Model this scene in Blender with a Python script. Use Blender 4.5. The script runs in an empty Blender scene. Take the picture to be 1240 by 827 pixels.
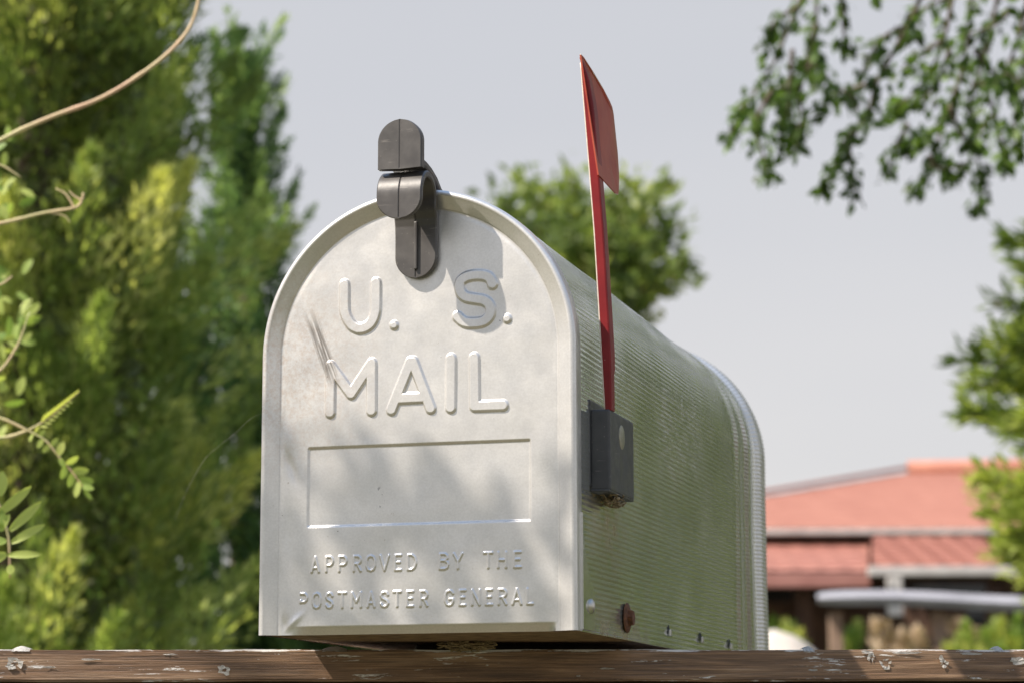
import bpy, bmesh, math, random
import numpy as np
from mathutils import Vector, Matrix
random.seed(7); rng = np.random.default_rng(7)
S = bpy.context.scene; COL = S.collection
# ---------------------------------------------------------------- camera, world, sun, exposure
BASE = 1.2                                           # height of the mailbox underside above the ground
CAM = np.array([.45453, -1.13628, BASE - .05937]); YAW, PITCH, ROLL, FPX = .27639, .1696, -.00247, 2921.86
def cam_axes():
    cy, sy = math.cos(YAW), math.sin(YAW)
    f = np.array([-sy*math.cos(PITCH), cy*math.cos(PITCH), math.sin(PITCH)])
    r = np.array([cy, sy, 0]); u = np.cross(r, f)
    r2 = math.cos(ROLL)*r + math.sin(ROLL)*u; u2 = -math.sin(ROLL)*r + math.cos(ROLL)*u
    return r2, u2, f
CR, CU, CF = cam_axes(); FH = np.array([-math.sin(YAW), math.cos(YAW), 0]); RH = np.array([math.cos(YAW), math.sin(YAW), 0])
def at(px, py, v):                                   # point seen at a photo pixel, v metres ahead (horizontal)
    d = CF + (px-620)/FPX*CR - (py-413.5)/FPX*CU
    return CAM + d*(v/(d@FH))
cd = bpy.data.cameras.new('camera'); cam = bpy.data.objects.new('camera', cd); COL.objects.link(cam)
M = Matrix(((CR[0], CU[0], -CF[0]), (CR[1], CU[1], -CF[1]), (CR[2], CU[2], -CF[2]))).to_4x4(); M.translation = Vector(CAM)
cam.matrix_world = M
cd.sensor_width = 36; cd.lens = FPX*36/1240; cd.clip_start = .05; cd.clip_end = 3000
cd.dof.use_dof = True; cd.dof.focus_distance = 1.22; cd.dof.aperture_fstop = 14.5; cd.dof.aperture_blades = 9
S.camera = cam
S.view_settings.view_transform = 'Standard'; S.view_settings.look = 'None'; S.view_settings.exposure = .9; S.view_settings.gamma = 1
S.cycles.max_bounces = 8; S.cycles.transparent_max_bounces = 8; S.cycles.use_denoising = True
S.cycles.sample_clamp_indirect = 6
SUN = Vector((-.487, -.433, .757)).normalized()
EL = math.asin(SUN.z); AZ = math.atan2(SUN.x, SUN.y)
W = bpy.data.worlds.new('World'); S.world = W; W.use_nodes = True
nt = W.node_tree; nt.nodes.clear()
wo = nt.nodes.new('ShaderNodeOutputWorld'); bg = nt.nodes.new('ShaderNodeBackground'); bg2 = nt.nodes.new('ShaderNodeBackground')
sk = nt.nodes.new('ShaderNodeTexSky'); sk.sky_type = 'NISHITA'; sk.sun_disc = False
sk.sun_elevation = EL; sk.sun_rotation = AZ; sk.dust_density = 3; sk.air_density = 1.0; sk.altitude = 100
bg.inputs['Strength'].default_value = .05
nt.links.new(sk.outputs[0], bg.inputs['Color'])
# a thin veil of high cloud over the whole dome: pale, a little bluer in soft streaks
tc = nt.nodes.new('ShaderNodeTexCoord'); mp = nt.nodes.new('ShaderNodeMapping'); mp.inputs['Scale'].default_value = (1.2, 1.2, 5)
nz = nt.nodes.new('ShaderNodeTexNoise'); nz.inputs['Scale'].default_value = 1.6; nz.inputs['Detail'].default_value = 3
rp = nt.nodes.new('ShaderNodeValToRGB'); rp.color_ramp.elements[0].position = .3; rp.color_ramp.elements[1].position = .7
rp.color_ramp.elements[0].color = (.58, .562, .562, 1); rp.color_ramp.elements[1].color = (.65, .62, .60, 1)
nt.links.new(tc.outputs['Generated'], mp.inputs[0]); nt.links.new(mp.outputs[0], nz.inputs[0]); nt.links.new(nz.outputs['Fac'], rp.inputs[0])
sp = nt.nodes.new('ShaderNodeSeparateXYZ'); nt.links.new(tc.outputs['Generated'], sp.inputs[0])
up = nt.nodes.new('ShaderNodeMapRange'); up.inputs['From Min'].default_value = .0; up.inputs['From Max'].default_value = .5
nt.links.new(sp.outputs['Z'], up.inputs['Value'])
mxs = nt.nodes.new('ShaderNodeMix'); mxs.data_type = 'RGBA'; mxs.inputs[7].default_value = (.42, .44, .485, 1)
nt.links.new(up.outputs[0], mxs.inputs[0]); nt.links.new(rp.outputs[0], mxs.inputs[6]); 
up2 = nt.nodes.new('ShaderNodeMapRange'); up2.inputs['From Min'].default_value = .35; up2.inputs['From Max'].default_value = .9
nt.links.new(sp.outputs['Z'], up2.inputs['Value'])
mx2 = nt.nodes.new('ShaderNodeMix'); mx2.data_type = 'RGBA'; mx2.inputs[7].default_value = (.28, .43, .70, 1)
nt.links.new(up2.outputs[0], mx2.inputs[0]); nt.links.new(mxs.outputs[2], mx2.inputs[6]); nt.links.new(mx2.outputs[2], bg2.inputs['Color'])
bg2.inputs['Strength'].default_value = .78
ad = nt.nodes.new('ShaderNodeMixShader'); ad.inputs[0].default_value = .82
nt.links.new(bg.outputs[0], ad.inputs[1]); nt.links.new(bg2.outputs[0], ad.inputs[2]); nt.links.new(ad.outputs[0], wo.inputs[0])
sd = bpy.data.lights.new('sun', 'SUN'); sd.energy = 4.2; sd.angle = math.radians(.5); sd.color = (1, .90, .78)
so = bpy.data.objects.new('sun', sd); COL.objects.link(so); so.rotation_euler = SUN.to_track_quat('Z', 'Y').to_euler(); so.location = (-3, -3, 6)

# ---------------------------------------------------------------- helpers
def put(name, me, mat, parent=None, label=None, cat=None, group=None, kind=None, loc=None):
    o = bpy.data.objects.new(name, me); COL.objects.link(o)
    if mat is not None and me is not None and not me.materials: me.materials.append(mat)
    if parent is not None: o.parent = parent
    if loc is not None: o.location = loc
    if label: o['label'] = label
    if cat: o['category'] = cat
    if group: o['group'] = group
    if kind: o['kind'] = kind
    return o
def thing(name, label, cat, loc=(0, 0, 0), rz=0, group=None, kind=None):
    o = put(name, None, None, None, label, cat, group, kind, loc); o.rotation_euler.z = rz; return o
def mesh(name, V, F, smooth=True):
    me = bpy.data.meshes.new(name); V = np.asarray(V, float)
    if isinstance(F, np.ndarray) and F.ndim == 2:
        n, k = F.shape
        me.vertices.add(len(V)); me.vertices.foreach_set('co', V.astype(np.float32).ravel())
        me.loops.add(n*k); me.loops.foreach_set('vertex_index', F.astype(np.int32).ravel())
        me.polygons.add(n); me.polygons.foreach_set('loop_start', np.arange(0, n*k, k, dtype=np.int32))
        try: me.polygons.foreach_set('loop_total', np.full(n, k, dtype=np.int32))
        except Exception: pass
        me.update(calc_edges=True)
    else:
        me.from_pydata([tuple(v) for v in V], [], [tuple(f) for f in F])
    me.validate()
    me.polygons.foreach_set('use_smooth', np.full(len(me.polygons), smooth)); me.update()
    return me
def bm_mesh(name, bm, smooth=False):
    me = bpy.data.meshes.new(name); bm.to_mesh(me); bm.free()
    me.polygons.foreach_set('use_smooth', np.full(len(me.polygons), smooth)); return me
def box_me(name, lo, hi, bev=0, seg=2, smooth=False):
    bm = bmesh.new(); bmesh.ops.create_cube(bm, size=1)
    lo = Vector(lo); hi = Vector(hi)
    for v in bm.verts: v.co = Vector(((lo[i]+hi[i])/2 + v.co[i]*(hi[i]-lo[i]) for i in range(3)))
    if bev: bmesh.ops.bevel(bm, geom=bm.edges[:], offset=bev, segments=seg, profile=.6, affect='EDGES')
    return bm_mesh(name, bm, smooth)
def tube_arrays(P, R, n=8):
    P = [Vector(p) for p in P]; R = [R]*len(P) if not hasattr(R, '__len__') else R
    V = []; F = []; ref = Vector((.31, .2, .93))
    for i, p in enumerate(P):
        d = (P[min(i+1, len(P)-1)] - P[max(i-1, 0)]).normalized()
        a = d.cross(ref)
        if a.length < .05: a = d.cross(Vector((1, 0, 0)))
        a.normalize(); b = d.cross(a)
        for k in range(n):
            t = 2*math.pi*k/n; V.append(p + (a*math.cos(t) + b*math.sin(t))*R[i])
    for i in range(len(P)-1):
        for k in range(n):
            F.append((i*n+k, i*n+(k+1) % n, (i+1)*n+(k+1) % n, (i+1)*n+k))
    F.append(tuple(range(n))[::-1]); F.append(tuple((len(P)-1)*n+k for k in range(n)))
    return V, F
class MB:
    def __init__(s): s.V = []; s.F = []
    def add(s, V, F):
        o = len(s.V); s.V += [tuple(v) for v in V]; s.F += [tuple(i+o for i in f) for f in F]
    def tube(s, P, R, n=6): s.add(*tube_arrays(P, R, n))
    def me(s, name, smooth=True): return mesh(name, s.V, s.F, smooth)
def smooth_path(P, n=8):
    P = [np.array(p, float) for p in P]; Q = [2*P[0]-P[1]] + P + [2*P[-1]-P[-2]]; out = []
    for i in range(1, len(Q)-2):
        for k in range(n):
            t = k/n; a, b, c, d = Q[i-1:i+3]
            out.append(.5*((2*b) + (-a+c)*t + (2*a-5*b+4*c-d)*t*t + (-a+3*b-3*c+d)*t**3))
    out.append(P[-1]); return out

# ---------------------------------------------------------------- materials
class NB:
    def __init__(s, name):
        s.m = bpy.data.materials.new(name); s.m.use_nodes = True; s.t = s.m.node_tree; s.t.nodes.clear()
        s.out = s.n('ShaderNodeOutputMaterial'); s.b = s.n('ShaderNodeBsdfPrincipled'); s.l(s.b.outputs[0], s.out.inputs[0])
        s.tc = s.n('ShaderNodeTexCoord')
    def n(s, t, **k):
        x = s.t.nodes.new(t)
        for a, v in k.items(): setattr(x, a, v)
        return x
    def l(s, a, b): s.t.links.new(a, b)
    def map(s, scale=(1, 1, 1), rot=(0, 0, 0), loc=(0, 0, 0), src=None):
        m = s.n('ShaderNodeMapping'); m.inputs['Scale'].default_value = scale; m.inputs['Rotation'].default_value = rot; m.inputs['Location'].default_value = loc
        s.l(src or s.tc.outputs['Object'], m.inputs[0]); return m.outputs[0]
    def noise(s, scale, detail=4, src=None, rough=.55, dist=0):
        x = s.n('ShaderNodeTexNoise'); x.inputs['Scale'].default_value = scale; x.inputs['Detail'].default_value = detail
        x.inputs['Roughness'].default_value = rough; x.inputs['Distortion'].default_value = dist
        s.l(src or s.tc.outputs['Object'], x.inputs[0]); return x.outputs['Fac']
    def ramp(s, f, *stops):
        r = s.n('ShaderNodeValToRGB'); e = r.color_ramp.elements
        while len(e) < len(stops): e.new(.5)
        for i, (p, c) in enumerate(stops):
            e[i].position = p; e[i].color = (c, c, c, 1) if not hasattr(c, '__len__') else (*c, 1)
        s.l(f, r.inputs[0]); return r.outputs[0]
    def mix(s, f, a, b, mode='MIX'):
        m = s.n('ShaderNodeMix'); m.data_type = 'RGBA'; m.blend_type = mode
        for v, i in ((f, 0), (a, 6), (b, 7)):
            if hasattr(v, 'links'): s.l(v, m.inputs[i])
            elif hasattr(v, '__len__'): m.inputs[i].default_value = (*v, 1)
            else: m.inputs[i].default_value = v if i == 0 else (v, v, v, 1)
        return m.outputs[2]
    def math(s, op, a, b=0, clamp=False):
        m = s.n('ShaderNodeMath'); m.operation = op; m.use_clamp = clamp
        for v, i in ((a, 0), (b, 1)):
            if hasattr(v, 'links'): s.l(v, m.inputs[i])
            else: m.inputs[i].default_value = v
        return m.outputs[0]
    def xyz(s, src=None):
        m = s.n('ShaderNodeSeparateXYZ'); s.l(src or s.tc.outputs['Object'], m.inputs[0]); return m.outputs
    def bump(s, h, strength=.3, dist=.001):
        b = s.n('ShaderNodeBump'); b.inputs['Strength'].default_value = strength; b.inputs['Distance'].default_value = dist
        s.l(h, b.inputs['Height']); s.l(b.outputs[0], s.b.inputs['Normal'])
    def set(s, **k):
        for a, v in k.items():
            i = s.b.inputs[a.replace('_', ' ')]
            if hasattr(v, 'links'): s.l(v, i)
            elif hasattr(v, '__len__') and len(v) == 3: i.default_value = (*v, 1)
            else: i.default_value = v
        return s
def window(nb, v, a, b, soft):                       # 1 inside [a,b] with soft ends
    x = nb.math('MULTIPLY', nb.math('SUBTRACT', v, a), 1/soft, True); y = nb.math('MULTIPLY', nb.math('SUBTRACT', b, v), 1/soft, True)
    return nb.math('MULTIPLY', x, y)

def galvanised():
    nb = NB('weathered_metal')
    c = nb.ramp(nb.noise(45, 5), (.3, (.69, .675, .65)), (.7, (.78, .765, .74)))
    fine = nb.noise(900, 2); c = nb.mix(nb.ramp(fine, (.35, 0), (.65, .22)), c, (.50, .485, .455))
    spots = nb.ramp(nb.noise(330, 3, rough=.7), (.70, 0), (.76, 1)); c = nb.mix(nb.math('MULTIPLY', spots, .5), c, (.36, .31, .25))
    # brown dust towards the left part of the door and along the bottom
    X, Y, Z = nb.xyz()
    warm = nb.math('MULTIPLY', window(nb, Z, .07, .2, .05), nb.math('MULTIPLY', nb.math('SUBTRACT', .07, X), 22, True))
    grit = nb.ramp(nb.noise(420, 4, rough=.75), (.42, 0), (.66, 1))
    c = nb.mix(nb.math('MULTIPLY', nb.math('MULTIPLY', warm, grit), .42), c, (.50, .36, .26))
    # the long diagonal scuff above the M
    rot = nb.map(rot=(0, math.radians(20), 0)); RX, RY, RZ = nb.xyz(rot)
    streak = nb.ramp(nb.noise(26, 4, nb.map((34, 1, 1.2), src=rot), .6), (.40, 0), (.52, 1))
    # scuff runs from (22,164) to (40,128) mm
    dx = nb.math('SUBTRACT', X, nb.math('ADD', .0305, nb.math('MULTIPLY', nb.math('SUBTRACT', .147, Z), .36)))
    near = nb.math('MULTIPLY', nb.math('SUBTRACT', .0044, nb.math('ABSOLUTE', dx)), 420, True)
    near = nb.math('MULTIPLY', near, window(nb, Z, .122, .166, .012))
    c = nb.mix(nb.math('MULTIPLY', nb.math('MULTIPLY', near, streak), .85), c, (.2, .18, .16))
    # thin random scratches and black specks
    sc = nb.ramp(nb.noise(9, 2, nb.map((3, 3, 120), rot=(.2, .5, 0))), (.735, 0), (.75, 1)); c = nb.mix(nb.math('MULTIPLY', sc, .35), c, (.8, .79, .77))
    specks = nb.ramp(nb.noise(420, 1), (.83, 0), (.85, 1)); c = nb.mix(specks, c, (.12, .11, .1))
    # black hair marks in the name field
    d2 = nb.math('SUBTRACT', 1, nb.math('MULTIPLY', nb.math('ABSOLUTE', nb.math('SUBTRACT', X, .0625)), 1/.003), True)
    d2 = nb.math('MULTIPLY', d2, window(nb, Z, .060, .074, .003))
    hair = nb.ramp(nb.noise(300, 3, nb.map((3, 1, 1), rot=(0, .3, 0))), (.6, 0), (.64, 1)); c = nb.mix(nb.math('MULTIPLY', d2, hair), c, (.08, .08, .09))
    nb.set(Base_Color=c, Metallic=.72, Roughness=nb.ramp(nb.noise(70, 4), (.3, .29), (.7, .42)))
    nb.b.inputs['Specular IOR Level'].default_value = .5
    h = nb.math('ADD', nb.math('MULTIPLY', fine, .3), nb.math('MULTIPLY', nb.noise(160, 3), .7))
    nb.bump(h, .35, .00022); return nb.m
def side_metal():
    nb = NB('ribbed_side_metal')
    X, Y, Z = nb.xyz()
    c = nb.ramp(nb.noise(18, 5), (.3, (.64, .65, .61)), (.7, (.76, .76, .72)))
    c = nb.mix(nb.ramp(nb.noise(700, 3, nb.map((1, .25, 1))), (.4, 0), (.65, .35)), c, (.42, .42, .37))
    bands = nb.ramp(nb.noise(7, 3, nb.map((1, 3.2, .5))), (.42, 0), (.62, .3)); c = nb.mix(bands, c, (.80, .80, .77))  # soft upright streaks of shine put into the colour as paler bands
    # ghost of a removed sticker, chalky residue in broken flecks
    st = nb.math('MULTIPLY', window(nb, Y, .170, .325, .03), window(nb, nb.math('SUBTRACT', Z, nb.math('MULTIPLY', nb.math('SUBTRACT', Y, .178), .0)), .092, .170, .02))
    fl = nb.ramp(nb.noise(210, 6, nb.map((1, .45, 1.3)), .75), (.47, 0), (.6, 1))
    c = nb.mix(nb.math('MULTIPLY', nb.math('MULTIPLY', st, fl), .3), c, (.72, .74, .69)); c = nb.mix(nb.math('MULTIPLY', window(nb, Y, .105, .18, .004), nb.math('MULTIPLY', window(nb, Z, .098, .158, .002), .22)), c, (.5, .49, .42))
    # yellow-brown stain beneath the flag box, along the bottom and round the bolt
    s1 = nb.math('MULTIPLY', window(nb, Y, .02, .12, .05), window(nb, Z, .025, .088, .03))
    s2 = nb.math('MULTIPLY', window(nb, Y, .02, .17, .03), nb.math('SUBTRACT', 1, nb.math('MULTIPLY', Z, 1/.022), True))
    stain = nb.math('MULTIPLY', nb.math('ADD', s1, s2, True), nb.ramp(nb.noise(90, 5), (.35, 0), (.65, 1)))
    c = nb.mix(nb.math('MULTIPLY', stain, .8), c, (.40, .28, .10))
    # pale drips
    dr = nb.ramp(nb.noise(14, 3, nb.map((1, 26, 1.2))), (.70, 0), (.74, 1)); dr = nb.math('MULTIPLY', dr, nb.math('MULTIPLY', window(nb, Z, .012, .07, .01), window(nb, Y, .04, .14, .01)))
    c = nb.mix(nb.math('MULTIPLY', dr, .8), c, (.8, .78, .68))
    ro = nb.math('ADD', nb.ramp(nb.noise(40, 4), (.3, .07), (.7, .16)), nb.math('ADD', nb.math('MULTIPLY', nb.math('MULTIPLY', st, fl), .14), nb.math('MULTIPLY', stain, .25)))
    nb.set(Base_Color=c, Metallic=.8, Roughness=ro)
    nb.bump(nb.noise(240, 4), .12, .00015); return nb.m
def plastic(name, c0, c1, rough=.35):
    nb = NB(name); c = nb.ramp(nb.noise(70, 5), (.3, c0), (.75, c1))
    sc = nb.ramp(nb.noise(12, 3, nb.map((5, 5, 60), rot=(.3, .6, .2))), (.66, 0), (.69, 1)); c = nb.mix(nb.math('MULTIPLY', sc, .35), c, (.25, .23, .21))
    sp_ = nb.ramp(nb.noise(600, 2), (.72, 0), (.76, 1)); c = nb.mix(nb.math('MULTIPLY', sp_, .5), c, (.3, .28, .25))
    nb.set(Base_Color=c, Roughness=nb.ramp(nb.noise(120, 4), (.3, rough-.06), (.7, rough+.14))); nb.b.inputs['Specular IOR Level'].default_value = .7
    nb.bump(nb.noise(500, 3), .2, .0001); return nb.m
def paint_red(name, c0, c1):
    nb = NB(name); c = nb.ramp(nb.noise(50, 4), (.3, c0), (.7, c1))
    st = nb.ramp(nb.noise(26, 4, nb.map((1, 2.5, 1))), (.5, 0), (.75, .8)); c = nb.mix(st, c, (.34, .12, .05))
    ch = nb.ramp(nb.noise(190, 3, rough=.7), (.72, 0), (.74, 1)); c = nb.mix(ch, c, (.62, .5, .42))
    nb.set(Base_Color=c, Roughness=.42); nb.b.inputs['Specular IOR Level'].default_value = .25
    nb.bump(nb.noise(140, 4), .2, .0002); return nb.m
def simple(name, c0, c1, scale, rough=.7, metal=0, bump=.3, bd=.001, det=5):
    nb = NB(name); n_ = nb.noise(scale, det); nb.set(Base_Color=nb.ramp(n_, (.3, c0), (.7, c1)), Roughness=rough, Metallic=metal)
    nb.bump(n_, bump, bd); return nb.m
def wood():
    nb = NB('brown_weathered_wood'); g = nb.map((1.1, 16, 22))
    n1 = nb.noise(7, 8, g, .68, .6); n2 = nb.noise(30, 6, nb.map((.7, 30, 40)), .7)
    c = nb.ramp(n1, (.28, (.075, .042, .024)), (.48, (.30, .175, .095)), (.7, (.56, .38, .24)))
    c = nb.mix(nb.ramp(n2, (.35, .75), (.6, 0)), c, (.028, .016, .012))
    X, Y, Z = nb.xyz()
    big = nb.ramp(nb.noise(5, 3, nb.map((1, 1, .2))), (.4, 0), (.65, .45)); c = nb.mix(big, c, (.09, .055, .038))
    # old white paint left along the top arris and in thin flecks lower down
    edge = nb.math('MULTIPLY', nb.math('SUBTRACT', Z, -.0062), 1/.0028, True)
    fl = nb.noise(26, 6, nb.map((.8, 4, 7)), .75)
    m1 = nb.ramp(nb.math('ADD', fl, nb.math('MULTIPLY', edge, .17)), (.60, 0), (.625, 1))
    fl2 = nb.noise(17, 5, nb.map((.9, 6, 16), loc=(3, 2, 1)), .7); m2 = nb.ramp(fl2, (.665, 0), (.68, 1))
    m = nb.math('MAXIMUM', m1, m2); c = nb.mix(m, c, (.74, .72, .70))
    nb.set(Base_Color=c, Roughness=nb.mix(m, .46, .7)); nb.bump(nb.math('ADD', nb.math('ADD', n1, n2), nb.math('MULTIPLY', m, .6)), .6, .0008)
    return nb.m
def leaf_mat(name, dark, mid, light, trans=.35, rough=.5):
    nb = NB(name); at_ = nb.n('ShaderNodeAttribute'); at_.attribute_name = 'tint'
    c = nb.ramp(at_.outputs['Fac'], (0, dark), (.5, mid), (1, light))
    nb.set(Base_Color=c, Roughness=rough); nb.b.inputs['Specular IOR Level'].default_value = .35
    tr = nb.n('ShaderNodeBsdfTranslucent'); nb.l(nb.mix(1, c, (1.5, 1.5, .8), 'MULTIPLY'), tr.inputs[0])
    mx = nb.n('ShaderNodeMixShader'); mx.inputs[0].default_value = trans; nb.l(nb.b.outputs[0], mx.inputs[1]); nb.l(tr.outputs[0], mx.inputs[2]); nb.l(mx.outputs[0], nb.out.inputs[0])
    return nb.m
M_METAL = galvanised(); M_SIDE = side_metal()
M_LATCH = plastic('scuffed_grey_brown_plastic', (.048, .044, .042), (.088, .081, .077), .36)
M_BOX = plastic('black_plastic', (.022, .024, .028), (.045, .047, .05), .4)
M_RED = paint_red('chipped_red_paint', (.17, .012, .016), (.25, .02, .022)); M_PANEL = paint_red('red_paint_with_brown_reflection', (.33, .05, .032), (.42, .085, .05)); M_WOOD = wood()  # panel red is browned: the reflection on its shaded side put into the colour
M_RUST = simple('rust', (.05, .02, .01), (.19, .075, .03), 500, .85, 0, .8, .0008)
M_STEEL = simple('dull_rivet_steel', (.45, .44, .4), (.65, .63, .58), 300, .35, .9, .2, .0003)
M_BUTTON = simple('brass_coloured_button', (.22, .21, .15), (.34, .32, .24), 300, .4, .3)
M_BOARD = simple('dusty_brown_board', (.10, .055, .03), (.32, .2, .12), 120, .85, 0, .7, .001)
M_DARK = simple('shade_dark_wood', (.018, .012, .009), (.05, .033, .022), 40, .8)  # shade under the rail put into this dark colour; posts and spacer share it
M_WEB = simple('dusty_cobweb', (.16, .11, .06), (.42, .33, .2), 800, .9)
M_FLAKE = simple('white_paint_flake', (.62, .6, .56), (.8, .78, .75), 200, .6)
M_BARK = simple('bark', (.05, .035, .025), (.16, .12, .09), 30, .9, 0, .8, .01)

# ---------------------------------------------------------------- ground
nb = NB('grass_ground'); nb.set(Base_Color=nb.mix(nb.ramp(nb.noise(.4, 5), (.4, 0), (.6, 1)), nb.ramp(nb.noise(40, 6), (.3, (.035, .06, .015)), (.7, (.10, .13, .04))), (.17, .14, .08)), Roughness=.9)
nb.bump(nb.noise(90, 5), .8, .03)
g = 40; xs = np.linspace(-1, 1, g); gx, gy = np.meshgrid(np.sign(xs)*np.abs(xs)**3*900, np.sign(xs)*np.abs(xs)**3*900)
V = np.stack([gx.ravel(), gy.ravel(), (.05*np.sin(gx*.7)*np.cos(gy*.5)).ravel()-.05], 1); ii = np.arange(g*g).reshape(g, g)
put('ground', mesh('ground', V, np.stack([ii[:-1, :-1], ii[:-1, 1:], ii[1:, 1:], ii[1:, :-1]], -1).reshape(-1, 4)), nb.m, kind='structure')

# ---------------------------------------------------------------- the mailbox (millimetres, scaled on build)
MBX = thing('mailbox', 'silver ribbed metal mailbox with arched embossed door and raised red flag, on the brown rail', 'mailbox', (0, 0, BASE))
WD, HS, RA = 165.0, 140.64, 82.5; TOPK = 1.0
def outline(d, n=72, zb=0.0):                        # arch outline moved inwards by d (mm), from bottom left over the top to bottom right
    P = [(d, zb + (HS-zb)*t) for t in np.linspace(0, 1, 24)[:-1]]
    P += [(82.5-(RA-d)*math.cos(a), HS+(RA-d)*math.sin(a)) for a in np.linspace(0, math.pi, n)]
    P += [(WD-d, HS-(HS-zb)*t) for t in np.linspace(0, 1, 24)[1:]]
    return np.array(P)
# door rim: bead, slope into the recess
prof = [(0.55, 9.5), (0.3, 9.2), (0, 8.8), (0, .2), (.12, -.8), (.5, -1.6), (1.1, -2.2), (1.9, -2.5), (2.7, -2.45), (3.15, -2.22), (3.3, -2.1), (3.45, -2.0), (6, -.7), (8.9, .85), (9.1, .98), (9.25, 1.25), (9.4, 1.42), (9.7, 1.5), (10.4, 1.53), (11.2, 1.54)]
V = []; nP = None
for d, y in prof:
    o = outline(d); nP = len(o); V += [(x/1000, y/1000, z/1000) for x, z in o]
K = len(prof); idx = np.arange(K*nP).reshape(K, nP)
F = np.stack([idx[:-1, :-1], idx[1:, :-1], idx[1:, 1:], idx[:-1, 1:]], -1).reshape(-1, 4)
door = put('door', None, None, MBX) if False else None

FONT = {
 'A': [[(0, 0), (.5, 1), (1, 0)], [(.2, .27), (.8, .27)]], 'P': [[(0, 0), (0, 1), (.65, 1), (.93, .88), (1, .72), (.93, .55), (.65, .43), (0, .43)]],
 'R': [[(0, 0), (0, 1), (.65, 1), (.93, .88), (1, .74), (.93, .6), (.65, .48), (0, .48)], [(.5, .48), (1, 0)]],
 'O': [[(.5, 1), (.85, .92), (1, .7), (1, .3), (.85, .08), (.5, 0), (.15, .08), (0, .3), (0, .7), (.15, .92), (.5, 1)]],
 'V': [[(0, 1), (.5, 0), (1, 1)]], 'E': [[(1, 1), (0, 1), (0, 0), (1, 0)], [(0, .52), (.8, .52)]],
 'D': [[(0, 0), (0, 1), (.5, 1), (.85, .85), (1, .6), (1, .4), (.85, .15), (.5, 0), (0, 0)]],
 'B': [[(0, 0), (0, 1), (.6, 1), (.88, .88), (.9, .7), (.6, .55), (0, .55)], [(.6, .55), (.93, .42), (1, .27), (.9, .08), (.6, 0), (0, 0)]],
 'Y': [[(0, 1), (.5, .45), (1, 1)], [(.5, .45), (.5, 0)]], 'T': [[(0, 1), (1, 1)], [(.5, 1), (.5, 0)]],
 'H': [[(0, 0), (0, 1)], [(1, 0), (1, 1)], [(0, .5), (1, .5)]],
 'S': [[(.97, .8), (.8, .96), (.5, 1), (.2, .95), (.04, .76), (.18, .58), (.5, .5), (.85, .4), (1, .23), (.82, .05), (.5, 0), (.2, .04), (.03, .2)]],
 'M': [[(0, 0), (0, 1), (.5, .35), (1, 1), (1, 0)]],
 'G': [[(.97, .8), (.8, .96), (.5, 1), (.18, .92), (0, .7), (0, .3), (.18, .06), (.5, 0), (.85, .08), (1, .28), (1, .42), (.55, .42)]],
 'N': [[(0, 0), (0, 1), (1, 0), (1, 1)]], 'L': [[(0, 1), (0, 0), (1, 0)]],
}
LET = []   # (character, strokes, radius, height, edge width)
def big(ch, *st): LET.append((ch, [np.array(smooth_path(s, 4) if ch in 'US' else s) for s in st], 3.1, 1.05, .95))
big('U', [(43.3, 176.7), (43.4, 165.2), (44.0, 161.5), (45.5, 158.2), (47.6, 155.4), (50.0, 154.0), (52, 153.6), (54.4, 154.0), (57, 155.5), (58.8, 158.0), (59.9, 161.5), (60.2, 165.1), (60.2, 176.7)])
LET.append(('.', [np.array([(70.0, 154.4), (70.02, 154.4)])], 2.75, 1.05, 1.3))
big('S', [(121.9, 172.6), (120.9, 174.9), (119.3, 176.5), (116.0, 177.5), (111.6, 177.6), (108.0, 176.9), (105.4, 175.2), (104.7, 172.5), (105.4, 169.2), (108.0, 166.8), (112.2, 165.7), (116.9, 164.7), (119.8, 162.7), (120.9, 159.7), (120.0, 156.2), (116.9, 153.9), (111.7, 153.4), (107.0, 154.2), (103.6, 157.0)])
LET.append(('.', [np.array([(129.4, 154.7), (129.42, 154.7)])], 2.75, 1.05, 1.3))
big('M', [(36.2, 111.4), (36.2, 135.3), (47.4, 120.5), (58.2, 135.7), (58.3, 111.5)])
big('A', [(68.9, 111.5), (78.9, 135.4), (80.2, 135.4), (89.6, 111.4)], [(72.3, 117.0), (86.3, 117.1)])
big('I', [(100.2, 136.0), (100.0, 111.3)]); big('L', [(112.3, 135.9), (112.5, 111.5), (127.2, 111.4)])
rows = [(31.3, 38.6, [('A', 26.5, 31.7), ('P', 34.2, 39.1), ('P', 41.1, 46.3), ('R', 48.8, 53.8), ('O', 55.6, 61.2), ('V', 62.7, 68.5), ('E', 70.5, 74.9), ('D', 77.2, 82.7), ('B', 93.8, 99.5), ('Y', 101.0, 106.7), ('T', 116.7, 122.1), ('H', 123.8, 129.2), ('E', 132.0, 136.6)]),
        (13.3, 20.5, [('P', 20.9, 25.5), ('O', 27.4, 32.6), ('S', 34.4, 39.1), ('T', 41.0, 46.2), ('M', 48.0, 54.1), ('A', 56.3, 61.2), ('S', 63.1, 68.3), ('T', 69.9, 74.8), ('E', 76.9, 81.3), ('R', 83.8, 88.7), ('G', 96.7, 102.1), ('E', 104.1, 108.3), ('N', 110.5, 115.7), ('E', 117.7, 122.0), ('R', 124.1, 129.2), ('A', 131.2, 136.8), ('L', 138.6, 142.6)])]
for z0, z1, cells in rows:
    for j, (ch, a, b) in enumerate(cells):
        st = FONT[ch]
        if z0 < 20 and j == 0: st = [[(0, .40), (0, .52)], [(0, 1), (.65, 1), (.93, .88), (1, .72), (.93, .55), (.65, .43), (0, .43)]]   # the first P is only half pressed
        LET.append((ch, [np.array([(a+.7+(b-a-1.4)*u, z0+(z1-z0)*v) for u, v in s]) for s in st], .88, .5, .65))
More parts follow.
